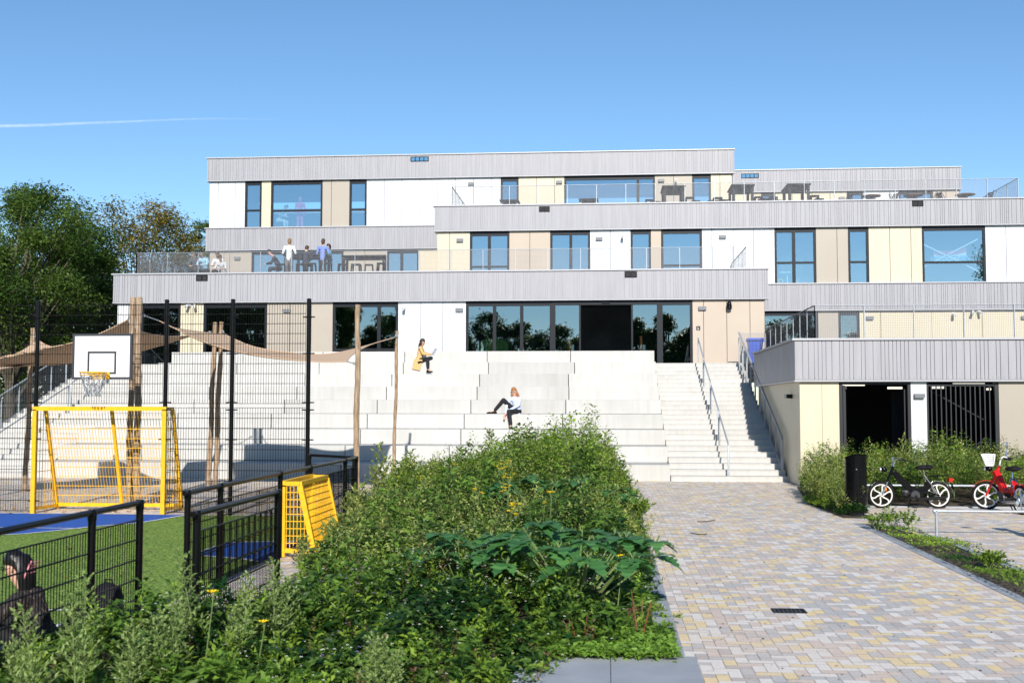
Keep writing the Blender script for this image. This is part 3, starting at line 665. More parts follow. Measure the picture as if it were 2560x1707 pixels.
def goal(name, label, Wd, Ht, dt, db, bars=True, cell=.06):
    """opening in local y=0 plane from x=0..Wd, box goes to +y"""
    g_ = thing(name, label, 'football goal')
    fr = MB().bar((0, 0, 0), (0, 0, Ht), .08, .08).bar((Wd, 0, 0), (Wd, 0, Ht), .08, .08).bar((-.04, 0, Ht+.02), (Wd+.04, 0, Ht+.02), .08, .08)
    fr.bar((.0, db, .10), (Wd, db, .10), .05, .07).bar((.0, dt, Ht+.02), (Wd, dt, Ht+.02), .05, .06)
    for x in (0, Wd):
        fr.bar((x, .04, .10), (x, db, .08), .05, .06).bar((x, .04, Ht+.02), (x, dt, Ht+.02), .05, .06).bar((x, dt, Ht), (x, db, .02), .05, .07)
    if bars: fr.bar((Wd*.52, dt, Ht), (Wd*.52, db, .08), .06, .05)
    fr.build('frame', M['yellow'], g_)
    net = MB(); n = int(Wd/cell)
    for i in range(1, n): x = Wd*i/n; net.bar((x, dt, Ht), (x, db, .1), .007, .007)
    for j in range(1, 10): t = j/10; net.bar((0, dt+(db-dt)*t, Ht*(1-t)+.1*t), (Wd, dt+(db-dt)*t, Ht*(1-t)+.1*t), .011, .011)
    net.build('back_net', M['yellow'], g_)
    for x in (0, Wd):
        sn = MB()
        for j in range(1, 9):
            t = j/9; y = db*t; zt_ = Ht if y < dt else Ht-(y-dt)/(db-dt)*(Ht-.1); sn.bar((x, y, .1), (x, y, zt_), .009, .009)
        for j in range(1, 10): z = Ht*j/10; yy = dt+(db-dt)*(1-(z-.1)/(Ht-.1)); sn.bar((x, .03, z), (x, yy, z), .011, .011)
        sn.build('side_net', M['yellow'], g_)
    return g_
gw = px_posts[3]-px_posts[2]
g1 = goal('football_goal', 'large yellow steel goal with wire netting under the basketball board', gw, 2.02, .42, 1.0)
place(g1, (px_posts[2], FY-.02, 0))
g2 = goal('football_goal', 'small yellow steel goal set sideways into the low black fence', 1.52, 1.0, .24, .46, False, .045)
place(g2, (FX+.03, 17.12, 0), R(-90))

# basketball board on the tall fence
hb = thing('basketball_hoop', 'white basketball board with yellow hoop and chain net on the tall black fence', 'basketball hoop', (px_posts[2]+1.3, FY-.12, 0))
bx0, bx1, bz0, bz1, by = PX(181, FY-.12, 890), PX(330, FY-.12, 890), P(250, 948, FY-.12).z, P(250, 834, FY-.12).z, FY-.12
def rim(mb, x0, x1, z0, z1, t, y0, y1):
    mb.box(x0, x1, y0, y1, z0, z0+t).box(x0, x1, y0, y1, z1-t, z1).box(x0, x0+t, y0, y1, z0+t+.0005, z1-t-.0005).box(x1-t, x1, y0, y1, z0+t+.0005, z1-t-.0005); return mb
wb = MB().box(bx0+.02, bx1-.02, by, by+.03, bz0+.02, bz1-.02).build('backboard', mat('board_white', (.78, .78, .77), .45), hb)
dk = mat('board_border', (.03, .032, .04), .5)
rim(MB(), bx0, bx1, bz0, bz1, .045, by-.006, by+.05).build('border', dk, wb)
rim(MB(), PX(219, by, 890), PX(291, by, 890), P(250, 935, by).z, P(250, 878, by).z, .04, by-.004, by-.0005).build('target_frame', dk, wb)
MB().box(bx0+.3, bx1-.3, by+.05, FY-.03, bz0+.1, bz0+.16).box(bx0+.3, bx1-.3, by+.05, FY-.03, bz1-.16, bz1-.1).build('bracket', M['black'], hb)
rc = Vector((PX(233, by-.3, 930), by-.30, P(233, 931, by-.3).z)); ro = .225
ring = MB().torus(rc, ro*1.1, .013, 28, 8, 'z'); ring.box(rc.x-.14, rc.x+.2, by-.03, by-.007, rc.z-.12, rc.z+.01).bar((rc.x-.1, rc.y+.2, rc.z), (rc.x-.1, by-.01, rc.z), .02, .03).bar((rc.x+.1, rc.y+.2, rc.z), (rc.x+.1, by-.01, rc.z), .02, .03)
ring.torus((rc.x, rc.y, rc.z-.05), ro*1.1, .007, 28, 6, 'z'); ring.build('hoop', M['yellow'], hb, True)
ch = MB(); N = 12
for i in range(N):
    a0 = 2*math.pi*i/N
    for s_ in (-1, 1):
        pts = []
        for j in range(15):
            t = j/14; rr_ = ro*(1.05-.45*min(1, t*1.3)); a = a0+s_*.26*abs(((t*3) % 2)-1)
            pts.append(Vector((rc.x+rr_*math.cos(a), rc.y+rr_*math.sin(a), rc.z-.02-.44*t)))
        for j, (p, q) in enumerate(zip(pts[:-1], pts[1:])): ch.bar(p, q, .016 if j % 2 else .006, .006 if j % 2 else .016)
ch.build('chain_net', M['net'], hb)

# ---- wooden poles and shade sails
def pole(label, base, top, r=.095, seed=0):
    rr = random.Random(seed); b, t = Vector(base), Vector(top); n = 26
    o = thing('wooden_pole', label, 'pole', b, 'debarked wooden poles carrying the shade sails')
    pts = []; rs = []; wob = [(rr.uniform(-1, 1), rr.uniform(-1, 1)) for _ in range(n+1)]
    for i in range(n+1):
        q = b.lerp(t, i/n); k = .022*math.sin(i/n*math.pi)*(1 if 0 < i < n else 0)
        pts.append(q+Vector((math.sin(i*.45+seed)*.012+wob[i][0]*.004, wob[i][1]*.005, 0))); rs.append(r*(1.03-.18*i/n)*(1+.07*wob[i][1]+.05*wob[(i*3) % n][0]))
    pts[0].z = 0; pts[-1] = t
    MB().tube(pts, rs, 12).build('trunk', M['bark'], o, True)
    # knots and a rope eye
    kn = MB()
    for _ in range(5):
        i = rr.randint(4, n-3); a = rr.uniform(-2.6, -.5); kn.ball(pts[i]+Vector((math.cos(a), math.sin(a), 0))*rs[i]*.9, .014, .014, .02, 8)
    kn.build('knot', M['bark'], o, True)
    return pts
pA = pole('thicker wooden pole of the pair right beside the basketball board, left one', G(322, 1266), P(333, 744, 23.6), .068, 1)
pB = pole('wooden pole of the pair right beside the basketball board, right one', G(341, 1268), P(347.5, 744, 23.45), .075, 2)
pC = pole('lone wooden pole at the left in front of the left staircase', G(62, 1229), P(82, 820, 27.0), .064, 3)
pD = pole('left one of the two wooden poles standing together behind the tall fence', G(521, 1217), P(538, 806, 29.3), .068, 4)
pE = pole('right one of the two wooden poles standing together behind the tall fence', G(538, 1217), P(553.5, 805, 29.3), .068, 5)
pF = pole('tall wooden pole at the right end of the low fence', G(890, 1264), P(895, 762, 23.9), .064, 6)
pG = pole('thin wooden pole in front of the seating steps beside the seated reader', G(984, 1212), P(993, 827, 29.4), .046, 7)

def crv(pts, n):
    """smooth polyline through points, n samples"""
    pts = [Vector(p) for p in pts]; out = []
    m_ = len(pts)-1
    for i in range(n):
        t = i/(n-1)*m_; k = min(int(t), m_-1); u = t-k
        p0, p1, p2, p3 = pts[max(k-1, 0)], pts[k], pts[k+1], pts[min(k+2, m_)]
        out.append(.5*((2*p1)+(p2-p0)*u+(2*p0-5*p1+4*p2-p3)*u*u+(3*p1-3*p2+p3-p0)*u**3))
    return out
def sail(label, top, right, bottom, left, ropes):
    """Coons patch: bottom a->b, right b->c, top d->c, left a->d"""
    n = 26; Bt, Rg, Tp, Lf = (crv(c, n) for c in (bottom, right, top, left)); V = []
    for j in range(n):
        v = j/(n-1)
        for i in range(n):
            u = i/(n-1)
            p = Bt[i]*(1-v)+Tp[i]*v+Lf[j]*(1-u)+Rg[j]*u-(Bt[0]*(1-u)*(1-v)+Bt[-1]*u*(1-v)+Tp[0]*(1-u)*v+Tp[-1]*u*v)
            V.append(p)
    c0 = sum(V, Vector())/len(V)
    o = thing('shade_sail', label, 'shade sail', c0, 'brown shade sails stretched between the poles')
    nv = len(V); V2 = V+[p-Vector((0, 0, .006)) for p in V]; Fs = []
    for j in range(n-1):
        for i in range(n-1): a = j*n+i; Fs += [(a, a+1, a+n+1, a+n), (a+nv, a+n+nv, a+n+1+nv, a+1+nv)]
    rimi = [i for i in range(n)]+[(j*n+n-1) for j in range(1, n)]+[(n*n-1-i) for i in range(1, n)]+[(n*(n-1-j)) for j in range(1, n-1)]
    for a, b in zip(rimi, rimi[1:]+rimi[:1]): Fs.append((a, a+nv, b+nv, b))
    m = MB(); m.add(V2, Fs); m.build('cloth', M['sail'], o, True)
    MB().tube([V[i] for i in rimi]+[V[0]], .012, 6, False).build('hem', M['sail'], o, True)
    for a, b in ropes:
        a, b = Vector(a), Vector(b); MB().tube([a, b], .012, 6).torus(a.lerp(b, .85), .03, .008, 12, 6, 'y').build('rope', M['net'], o)
a_, b_, c_, d_ = P(398, 802, 24.0), P(566, 838, 29.0), P(985, 844, 29.2), P(868, 904, 24.4)
sail('long brown shade sail sloping down from the tall pole pair to the right hand pole',
     [b_, P(640, 868, 28.6), P(760, 884, 28.4), P(850, 880, 28.6), c_],
     [d_, P(880, 888, 26), P(925, 862, 28), c_],
     [a_, P(520, 858, 24.6), P(640, 888, 24.9), P(770, 903, 24.8), d_],
     [a_, P(440, 820, 26), P(520, 832, 28), b_],
     [(a_, P(352, 786, 23.5)), (b_, P(555, 827, 29.25)), (c_, P(992, 838, 29.35)), (d_, P(888, 909, 23.95))])
L_ = Vector((P(-120, 918, 22).x, 22.0, P(-120, 918, 22).z)); A_ = P(318, 800, 23.9); D_ = P(484, 838, 29.0)
sail('dark brown shade sail behind the basketball board, seen from below',
     [L_, P(0, 893, 22.5), P(93, 874, 22.8), P(180, 857, 23.1), P(255, 831, 23.4), A_],
     [D_, P(420, 841, 27.6), P(355, 830, 25.8), P(326, 812, 24.4), A_],
     [L_, P(0, 916, 23), P(180, 908, 25), P(350, 878, 27), D_],
     [L_, L_+Vector((.002, .002, 0)), L_],
     [(A_, P(325, 792, 23.6)), (D_, P(530, 829, 29.25))])
C_ = P(95, 850, 26.7); R_ = P(215, 872, 25.5)
sail('pale sunlit shade sail at the far left with one corner on the lone pole',
     [P(-150, 930, 24.5), P(-40, 915, 25), P(20, 893, 25.8), P(62, 873, 26.4), C_],
     [R_, P(160, 873, 26), P(120, 864, 26.4), C_],
     [P(-150, 952, 22.6), P(0, 925, 23), P(120, 900, 24), R_],
     [P(-150, 952, 22.6), P(-150, 940, 23.5), P(-150, 930, 24.5)],
     [(C_, P(86, 838, 26.95))])

# ================================================================ FIXTURES ON THE BUILDING
def lampbox(label, x, y, Yw, wd=.30, h_=.13, d_=.12, m='lampgrey', side=None):
    p = P(x, y, Yw); o = thing('wall_lamp', label, 'wall lamp', p, 'rectangular wall lamps on the facade')
    if side is None:
        MB().box(p.x-wd/2, p.x+wd/2, Yw-d_, Yw-.002, p.z-h_/2, p.z+h_/2).build('housing', M[m], o); MB().box(p.x-wd/2+.02, p.x+wd/2-.02, Yw-d_+.02, Yw-.01, p.z-h_/2-.012, p.z-h_/2-.001).build('lens', M['wplastic'], o)
    else:
        MB().box(side-d_, side-.002, p.y-wd/2, p.y+wd/2, p.z-h_/2, p.z+h_/2).build('housing', M[m], o)
W = 'wall lamp '
for a in (('small grey wall lamp on the beige panel behind the seated boys', 594, 646, Y3), ('grey wall lamp on the cream panel left of the middle terrace windows', 1150, 601, Y2),
          ('grey wall lamp on the white panel above the long lower railing', 1498, 597, Y2), ('grey wall lamp on the white panel above the railing corner', 1806, 592.5, Y2),
          ('grey wall lamp on the white panel of the top storey', 1178, 460, Y3), ('grey wall lamp on the cream panel left of the widest top window', 1398, 456, Y3),
          ('grey wall lamp on the beige panel of the top storey, above a high table', 1653, 452, Y3), ('grey wall lamp low on the set-back cream wall of the top terrace', 2104, 496, Y4),
          ('grey wall lamp on the beige ground storey panel behind the tall fence', 718, 777, Y0), ('grey wall lamp on the white panel left of the entrance glazing', 1148.5, 774.5, Y0),
          ('grey wall lamp at the left edge of the tan panels beside the entrance', 1755.5, 770.5, Y0), ('grey wall lamp on the cream wall behind the shed terrace railing', 2174, 795, Y2),
          ('grey wall lamp on the cream wall at the right edge of the photo', 2561, 794, Y2)): lampbox(*a)
lampbox('grey wall lamp on the white pier between the two bicycle gates', 2297, 989, YS, .26, .10, .12)
p_ = P(1985, 989, 31.5)
_l = thing('wall_lamp', 'black box lamp on the shaded cream side wall above the stairs', 'wall lamp', (5.03, 31.6, 2.36), 'rectangular wall lamps on the facade')
MB().box(4.88, 5.028, 31.45, 31.78, 2.31, 2.42).build('housing', M['black'], _l); MB().box(4.86, 4.879, 31.45, 31.78, 2.31, 2.42).build('front_plate', M['lampgrey'], _l)
def seccam(label, x, y, Yw, twin=False):
    p = P(x, y, Yw); o = thing('security_camera', label, 'security camera', p, 'white security cameras')
    for k in ((-.09, .09) if twin else (0,)):
        MB().box(p.x+k-.04, p.x+k+.04, Yw-.05, Yw-.002, p.z+.02, p.z+.14).bar((p.x+k, Yw-.05, p.z+.08), (p.x+k, Yw-.14, p.z+.04), .03, .03).build('bracket', M['wplastic'], o)
        q = Vector((p.x+k*1.4, Yw-.2, p.z)); b = MB().tube([q+Vector((0, .1, .06)), q+Vector((k*.6, -.14, -.03))], .06, 12).build('camera_body', M['wplastic'], o, True)
        MB().tube([q+Vector((k*.6, -.141, -.031)), q+Vector((k*.6, -.146, -.033))], .022, 12).build('lens', M['black'], b)
seccam('pair of white security cameras on the cream panel behind the tall fence', 481, 767, Y0, True)
seccam('white security camera on the white panel above the seated reader', 1011, 772, Y0)
seccam('white security camera on the white panel above the long lower railing', 1556, 594, Y2)
seccam('white security camera on the beige panel of the top storey', 1690, 455, Y3)
seccam('single white security camera on the cream wall above the bicycle shed', 2382, 789, Y2)
seccam('pair of white security cameras on the cream wall above the bicycle shed', 2438, 783, Y2, True)
p_ = P(1822, 765, Y0); o = thing('wall_spotlight', 'round black wall spotlight on the tan panels beside the entrance', 'spotlight', p_)
MB().ball((p_.x, Y0-.16, p_.z+.04), .095, .12, .15, 14).lathe([(.10, -.16), (.105, -.02), (.09, .02)], (p_.x, Y0-.16, p_.z+.02), 16).build('shade', M['black'], o, True); MB().box(p_.x-.03, p_.x+.03, Y0-.1, Y0-.002, p_.z-.05, p_.z+.1).build('bracket', M['black'], o)
p_ = P(1745.5, 820.5, Y0); o = thing('door_sign', 'small square dark sign with a white telephone pictogram on the tan panel', 'sign', p_)
MB().box(p_.x-.075, p_.x+.075, Y0-.012, Y0-.001, p_.z-.08, p_.z+.08).build('plate', M['dark'], o)
MB().box(p_.x-.03, p_.x+.035, Y0-.016, Y0-.0125, p_.z-.055, p_.z-.035).box(p_.x-.02, p_.x-.005, Y0-.016, Y0-.0125, p_.z-.005, p_.z+.045).box(p_.x-.0045, p_.x+.02, Y0-.016, Y0-.0125, p_.z-.005, p_.z+.01).build('pictogram', M['wplastic'], o)

# inside the building: things seen through the glass
def inside_chair(label, p, m, s=1.):
    o = thing('armchair', label, 'armchair', p); x, y, z = p
    MB().lathe([(.42*s, .12*s), (.46*s, .35*s), (.48*s, .42*s)], p, 20).build('seat', m, o, True)
    b = MB()
    for i in range(13):
        a = R(-20+220*i/12); r_ = .5*s; b.tube([(x+r_*math.cos(a), y+r_*math.sin(a)*.7, z+.15*s), (x+r_*1.1*math.cos(a), y+r_*1.1*math.sin(a)*.7, z+(.75+.45*math.sin(R(180*i/12)))*s)], .09*s, 8)
    b.build('backrest', m, o, True)
    l = MB()
    for dx, dy in ((-.3, -.3), (.3, -.3), (-.3, .3), (.3, .3)): l.tube([(x+dx*s, y+dy*s, z), (x+dx*.8*s, y+dy*.8*s, z+.13*s)], .02, 6)
    l.build('legs', M['dark'], o)
inside_chair('large round dark lounge chair behind the window with the curved lamp', (P(1995, 690, Y2+1.2).x, Y2+1.3, Z1-.1), mat('chair_charcoal', (.05, .06, .06), .8), 1.35)
inside_chair('green armchair inside the ground floor glazing', (P(1232, 870, Y0+1).x, Y0+1.1, TZ), mat('chair_green', (.10, .18, .06), .8), 1.0)
def arc_lamp():
    b = Vector((P(1962, 690, Y2+.9).x, Y2+.9, Z1-.1)); o = thing('floor_lamp', 'tall dark floor lamp with a splayed shade behind the round lounge chair', 'floor lamp', b)
    MB().tube([b+Vector((.7, 0, .3)), b+Vector((.62, 0, 1.2)), b+Vector((.50, 0, 1.72))], .018, 6).build('stand', M['dark'], o); MB().lathe([(.03, .12), (.16, -.12)], b+Vector((.50, 0, 1.75)), 10).build('lamp_shade', M['dark'], o)
arc_lamp()
p_ = P(1966, 690, Y2+.6); o = thing('side_table', 'small white side table with a round yellow clock beside the lounge chair', 'side table', (p_.x, Y2+.6, Z1-.1))
MB().box(p_.x-.35, p_.x+.35, Y2+.35, Y2+.85, Z1+.55, Z1+.59).build('tabletop', M['wplastic'], o); MB().box(p_.x+.02, p_.x+.06, Y2+.58, Y2+.62, Z1-.1, Z1+.549).build('leg', M['wplastic'], o)
o2 = MB().torus((p_.x-.3, Y2+.28, Z1+.16), .10, .025, 20, 8, 'y').build('ring_toy', M['yellow'], None, True); tag(o2, 'round yellow ring standing at the bottom of the right hand window', 'ring')
q_ = P(1988, 700, Y2+.4); o2 = MB().box(q_.x-.16, q_.x+.16, Y2+.3, Y2+.6, Z1-.02, Z1+.24).box(q_.x-.17, q_.x+.17, Y2+.29, Y2+.61, Z1+.241, Z1+.28).build('storage_box', mat('box_brown', (.28, .08, .05), .6)); tag(o2, 'brown box on the floor behind the window with the lounge chair', 'box')
# banner hung inside the right-hand window, its reversed lettering shows through the glass
def textmesh(txt, size, m, name, parent, mw):
    cu = bpy.data.curves.new('txt', 'FONT'); cu.body = txt; cu.size = size; cu.align_x = 'CENTER'; cu.extrude = .002; cu.offset = size*.02
    t = bpy.data.objects.new('txt', cu); col.objects.link(t); bpy.context.view_layer.update()
    me = bpy.data.meshes.new_from_object(t.evaluated_get(bpy.context.evaluated_depsgraph_get())); bpy.data.objects.remove(t)
    me.transform(mw); off = rootloc(parent); me.transform(Matrix.Translation(-off)); return link(name, me, m, parent)
ba, bb = P(2334, 628, Y2+.28), P(2416, 620, Y2+.28)
o = thing('banner', 'white and red cloth banner with reversed blue letters hanging inside the right window', 'banner', ba)
bz = (ba.z+P(2334, 656, Y2+.28).z)/2
nn_ = 14; V = []; Fs = []
for i in range(nn_+1):
    t = i/nn_; x = ba.x+(bb.x-ba.x)*t; sg = -.10*math.sin(math.pi*t)
    for zz in (P(2334, 655, Y2+.28).z, P(2334, 637, Y2+.28).z, P(2334, 625, Y2+.28).z): V.append((x, Y2+.28+.03*math.sin(t*9), zz+sg+.12*t))
whiteF = [(3*i, 3*i+3, 3*i+4, 3*i+1) for i in range(nn_)]; redF = [(3*i+1, 3*i+4, 3*i+5, 3*i+2) for i in range(nn_)]
MB().add(V, whiteF).build('cloth', mat('banner_white', (.7, .72, .75), .8), o); MB().add(V, redF).build('red_band', mat('banner_red', (.55, .05, .08), .8), o)
textmesh('VERSTAPPEN', .30, mat('banner_blue', (.15, .35, .6), .7), 'lettering', o, Matrix.Translation(((ba.x+bb.x)/2, Y2+.22, P(2374, 652, Y2+.28).z+.0)) @ Matrix.Rotation(R(90), 4, 'X') @ Matrix.Diagonal((-1, 1, 1, 1)))
wt = mat('white_tape', (.75, .75, .75), .6)
for lb, p, q in (('white tape across the banner window rising to the right', (2309, 668), (2444, 598)), ('white tape across the banner window falling to the right', (2309, 611), (2446, 678)), ('white tape crossing the window beside the blue waste bin', (1914, 796), (1950, 814))):
    t_ = MB().bar(P(*p, Y2+.20 if 'banner' in lb else Y2+.12), P(*q, Y2+.20 if 'banner' in lb else Y2+.12), .012, .05).build('tape_strip', wt); tag(t_, lb, 'tape')
om = mat('orange_metal', (.55, .13, .03), .5)
for lb, x in (('orange post with a card reader behind the left sliding glass', 1425), ('orange post with a card reader behind the right sliding glass', 1603)):
    p_ = P(x, 870, Y0+.6); o = thing('reader_post', lb, 'post', (p_.x, Y0+.6, TZ)); MB().box(p_.x-.05, p_.x+.05, Y0+.55, Y0+.65, TZ, TZ+1.2).build('post', om, o); MB().box(p_.x+.06, p_.x+.16, Y0+.5, Y0+.56, TZ+.6, TZ+.85).build('card_reader', M['wplastic'], o)

# blue wheeled bin on the terrace
p_ = P(1887, 849, 43.9); o = thing('waste_bin', 'blue wheeled waste bin behind the mesh railing at the top of the stairs', 'waste bin', (p_.x, 43.9, TZ)); x, y, z = p_.x, 43.9, TZ
V = [(x-.2, y-.22, z+.08), (x+.2, y-.22, z+.08), (x+.2, y+.22, z+.08), (x-.2, y+.22, z+.08), (x-.27, y-.3, z+.92), (x+.27, y-.3, z+.92), (x+.27, y+.3, z+.92), (x-.27, y+.3, z+.92)]
MB().add(V, [(0, 3, 2, 1), (4, 5, 6, 7), (0, 1, 5, 4), (1, 2, 6, 5), (2, 3, 7, 6), (3, 0, 4, 7)]).build('body', M['blue'], o); MB().box(x-.3, x+.3, y-.33, y+.33, z+.925, z+.99).box(x-.32, x+.36, y-.2, y+.2, z+.87, z+.918).build('lid', M['blue'], o)
for k in (-.2, .2): MB().lathe([(.1, -.03), (.1, .03)], (x+k, y+.2, z+.1), 14, 'x').build('wheel', M['rubber'], o)

# ================================================================ PEOPLE
VOX = .016
def skinmesh(name, nodes, edges, m, parent, sub=1, root=0):
    """limbs as overlapping tapered volumes fused by a voxel remesh into one continuous surface"""
    mb = MB(); rad = lambda n: (n[1]+(n[2] if len(n) > 2 else n[1]))/2
    for n in nodes: mb.ball(n[0], rad(n)*.99, n=12)
    for a, b in edges:
        pa, pb = Vector(nodes[a][0]), Vector(nodes[b][0])
        if (pb-pa).length > 1e-4: mb.tube([pa, pb], [rad(nodes[a]), rad(nodes[b])], 12)
    o = mb.build(name, m, parent, True)
    rm = o.modifiers.new('fuse', 'REMESH'); rm.mode = 'VOXEL'; rm.voxel_size = VOX; rm.use_smooth_shade = True
    sm = o.modifiers.new('smooth', 'SMOOTH'); sm.factor = .5; sm.iterations = 3 if VOX > .01 else 5
    return o
def lerp(a, b, t): return Vector(a).lerp(Vector(b), t)
def person(label, J, c, loc=(0, 0, 0), rz=0, group=None, fine=False, s=1.):
    """J joints in local metres (x right, y forward, z up): pel chest neck head; el/wr/sh, hip/kn/an/toe lists [L, R]"""
    o = thing('person', label, 'person', (0, 0, 0), group)
    pel, ch, nk, hd = (Vector(J[k]) for k in ('pel', 'chest', 'neck', 'head')); face = Vector(J.get('face', (0, 1, 0))).normalized()
    upd = (hd-nk).normalized(); sidev = face.cross(upd).normalized()
    global VOX
    VOX = .0065 if fine else .018
    N = []; E_ = []
    def n_(p, r, r2=None): N.append((Vector(p), r, r2 or r)); return len(N)-1
    P0 = n_(pel, .085); W = n_(lerp(pel, ch, .5), .08); C_ = n_(ch, .095, .08); K = n_(nk, .05); E_ += [(P0, W), (W, C_), (C_, K)]
    jaw = n_(hd-upd*.055+face*.012, .062, .07); mid = n_(hd+upd*.015, .075, .088); top = n_(hd+upd*.075, .055, .066); E_ += [(K, jaw), (jaw, mid), (mid, top)]
    for i in (0, 1):
        sh, el, wr = (Vector(J[k][i]) for k in ('sh', 'el', 'wr')); hand = Vector(J['hand'][i]) if 'hand' in J else wr+(wr-el).normalized()*.08
        a = n_(sh, .042); b = n_(el, .034); d = n_(wr, .024); h_ = n_(hand, .03, .02); E_ += [(C_, a), (a, b), (b, d), (d, h_)]
        hdv = (hand-wr).normalized(); spread = hdv.cross(Vector((0, 0, 1)))
        spread = spread.normalized() if spread.length > .1 else Vector((1, 0, 0)); dn = Vector(J.get('curl', (0, 0, -1)))
        for f in range(4):
            r0 = hand+hdv*.03+spread*(f-1.5)*.019; r1 = r0+hdv*(.035+.006*(1.5-abs(f-1.3)))+dn*.008; r2 = r1+hdv*.018+dn*.022
            q = n_(r0, .0095); q1 = n_(r1, .009); q2 = n_(r2, .0075); E_ += [(h_, q), (q, q1), (q1, q2)]
        t0 = lerp(wr, hand, .7)+spread*(.032 if i else -.032); q = n_(t0, .011); q1 = n_(t0+hdv*.035+spread*(.012 if i else -.012), .0085); E_ += [(h_, q), (q, q1)]
        hp, kn, an, to = (Vector(J[k][i]) for k in ('hip', 'kn', 'an', 'toe'))
        a = n_(hp, .075); b = n_(kn, .05); d = n_(an, .034); e = n_(to, .03, .025); E_ += [(P0, a), (a, b), (b, d), (d, e)]
    skinmesh('body', N, E_, c['skin'], o)
    # face
    eye = hd+upd*.01+face*.083
    if fine:
        MB().ball(hd+face*.088-upd*.02, .014, .014, .02, 8).build('nose', c['skin'], o, True)
        ey = MB()
        for s_ in (-1, 1): ey.ball(eye+sidev*.03*s_, .009, .009, .006, 8)
        ey.build('eyes', M['dark'], o, True); MB().tube([hd+face*.080-upd*.055-sidev*.022, hd+face*.088-upd*.06, hd+face*.080-upd*.055+sidev*.022], .006, 6).build('mouth', mat('lips', (.5, .13, .12), .5), o, True)
        er = MB()
        for s_ in (-1, 1): er.ball(hd+sidev*.078*s_, .012, .018, .028, 8)
        er.build('ears', c['skin'], o, True)
        if c.get('glasses'):
            gl = MB()
            for s_ in (-1, 1):
                q = eye+sidev*.032*s_+face*.012
                pts = [q+sidev*.024*math.cos(a)+upd*.018*math.sin(a) for a in [2*math.pi*k/12 for k in range(13)]]; gl.tube(pts, .003, 5); gl.tube([q+sidev*.024*s_, hd+sidev*.08*s_+upd*.01], .003, 5)
            gl.build('glasses', M['rubber'], o)
    # hair
    hb_ = hd+upd*.045-face*.018; hairlen = c.get('hairlen', 0)
    hn = [(hd+upd*.075+face*.035, .05, .05), (hb_+upd*.035, .083, .088), (hb_-face*.035-upd*.02, .082, .085), (hd-face*.05-upd*.06, .055, .06)]; he = [(0, 1), (1, 2), (2, 3)]
    if hairlen:
        for s_ in (-1, 1):
            b = len(hn); hn += [(hd+sidev*.075*s_-face*.02, .033, .04), (hd+sidev*.085*s_-face*.02-upd*hairlen*.5, .038, .04), (hd+sidev*.075*s_-face*.0-upd*hairlen, .022, .025)]; he += [(2, b), (b, b+1), (b+1, b+2)]
        b = len(hn); hn += [(hd-face*.08-upd*hairlen*.5, .07, .045), (hd-face*.085-upd*hairlen*.95, .045, .03)]; he += [(3, b), (b, b+1)]
    skinmesh('hair', hn, he, c['hair'], o, 1, 1)
    # trousers
    N = []; E_ = []; t_ = .016; P0 = n_(pel, .115, .105); W = n_(lerp(pel, ch, .3), .105, .095); E_.append((P0, W))
    for i in (0, 1):
        hp, kn, an = (Vector(J[k][i]) for k in ('hip', 'kn', 'an')); a = n_(hp, .085+t_*.5); m1 = n_(lerp(hp, kn, .5), .07+t_*.5); b = n_(kn, .056+t_); m2 = n_(lerp(kn, an, .5), .048+t_); d = n_(lerp(kn, an, .9), c.get('cuff', .045)+t_*.4); E_ += [(P0, a), (a, m1), (m1, b), (b, m2), (m2, d)]
    skinmesh('trousers', N, E_, c['legs'], o)
    # top
    N = []; E_ = []; hem = Vector(J.get('hem', pel+(pel-ch).normalized()*.02))
    P0 = n_(hem, c.get('hemr', .125), .11); W = n_(lerp(pel, ch, .45), .125, .11); C_ = n_(lerp(ch, nk, .25), .13, .105); K = n_(lerp(ch, nk, .8), .068); E_ += [(P0, W), (W, C_), (C_, K)]
    for i in (0, 1):
        sh, el, wr = (Vector(J[k][i]) for k in ('sh', 'el', 'wr')); a = n_(sh, .062); b = n_(lerp(sh, el, .95), .052); E_ += [(C_, a), (a, b)]
        if c.get('sleeve', 1): d = n_(lerp(el, wr, .9), .038); E_.append((b, d))
    skinmesh('top', N, E_, c['top'], o, 1, 1)
    # shoes
    for i in (0, 1):
        an, to = Vector(J['an'][i]), Vector(J['toe'][i]); d = (to-an); heel = an-d*.28; heel = Vector((heel.x, heel.y, to.z+.005))
        skinmesh('shoe', [(heel, .036, .034), (lerp(heel, to, .5)+Vector((0, 0, .012)), .042, .036), (to, .036, .028), (lerp(to, heel, -.22), .022, .018), (an-Vector((0, 0, .01)), .038, .038)], [(0, 1), (1, 2), (2, 3), (1, 4)], c['shoe'], o)
    place(o, loc, rz); o.scale = (s,)*3
    return o
def cm(name, a, r=.8): return mat('cloth_'+name, a, r)
BLK = cm('black', (.006, .006, .008)); DKB = cm('navy', (.010, .014, .028)); JEAN = cm('grey_jeans', (.14, .145, .155)); LJEAN = cm('light_jeans', (.30, .40, .50)); WHT = cm('white', (.70, .70, .70)); BLU = cm('hoodie_blue', (.17, .24, .56))
TEAL = cm('teal', (.02, .24, .30)); LBL = cm('light_blue', (.30, .50, .66)); SHB = M['rubber']; HBR = cm('hair_brown', (.07, .04, .022), .5); HBL = cm('hair_black', (.01, .009, .01), .4); HLB = cm('hair_light', (.22, .14, .07), .5); HRD = cm('hair_ginger', (.34, .14, .045), .5)
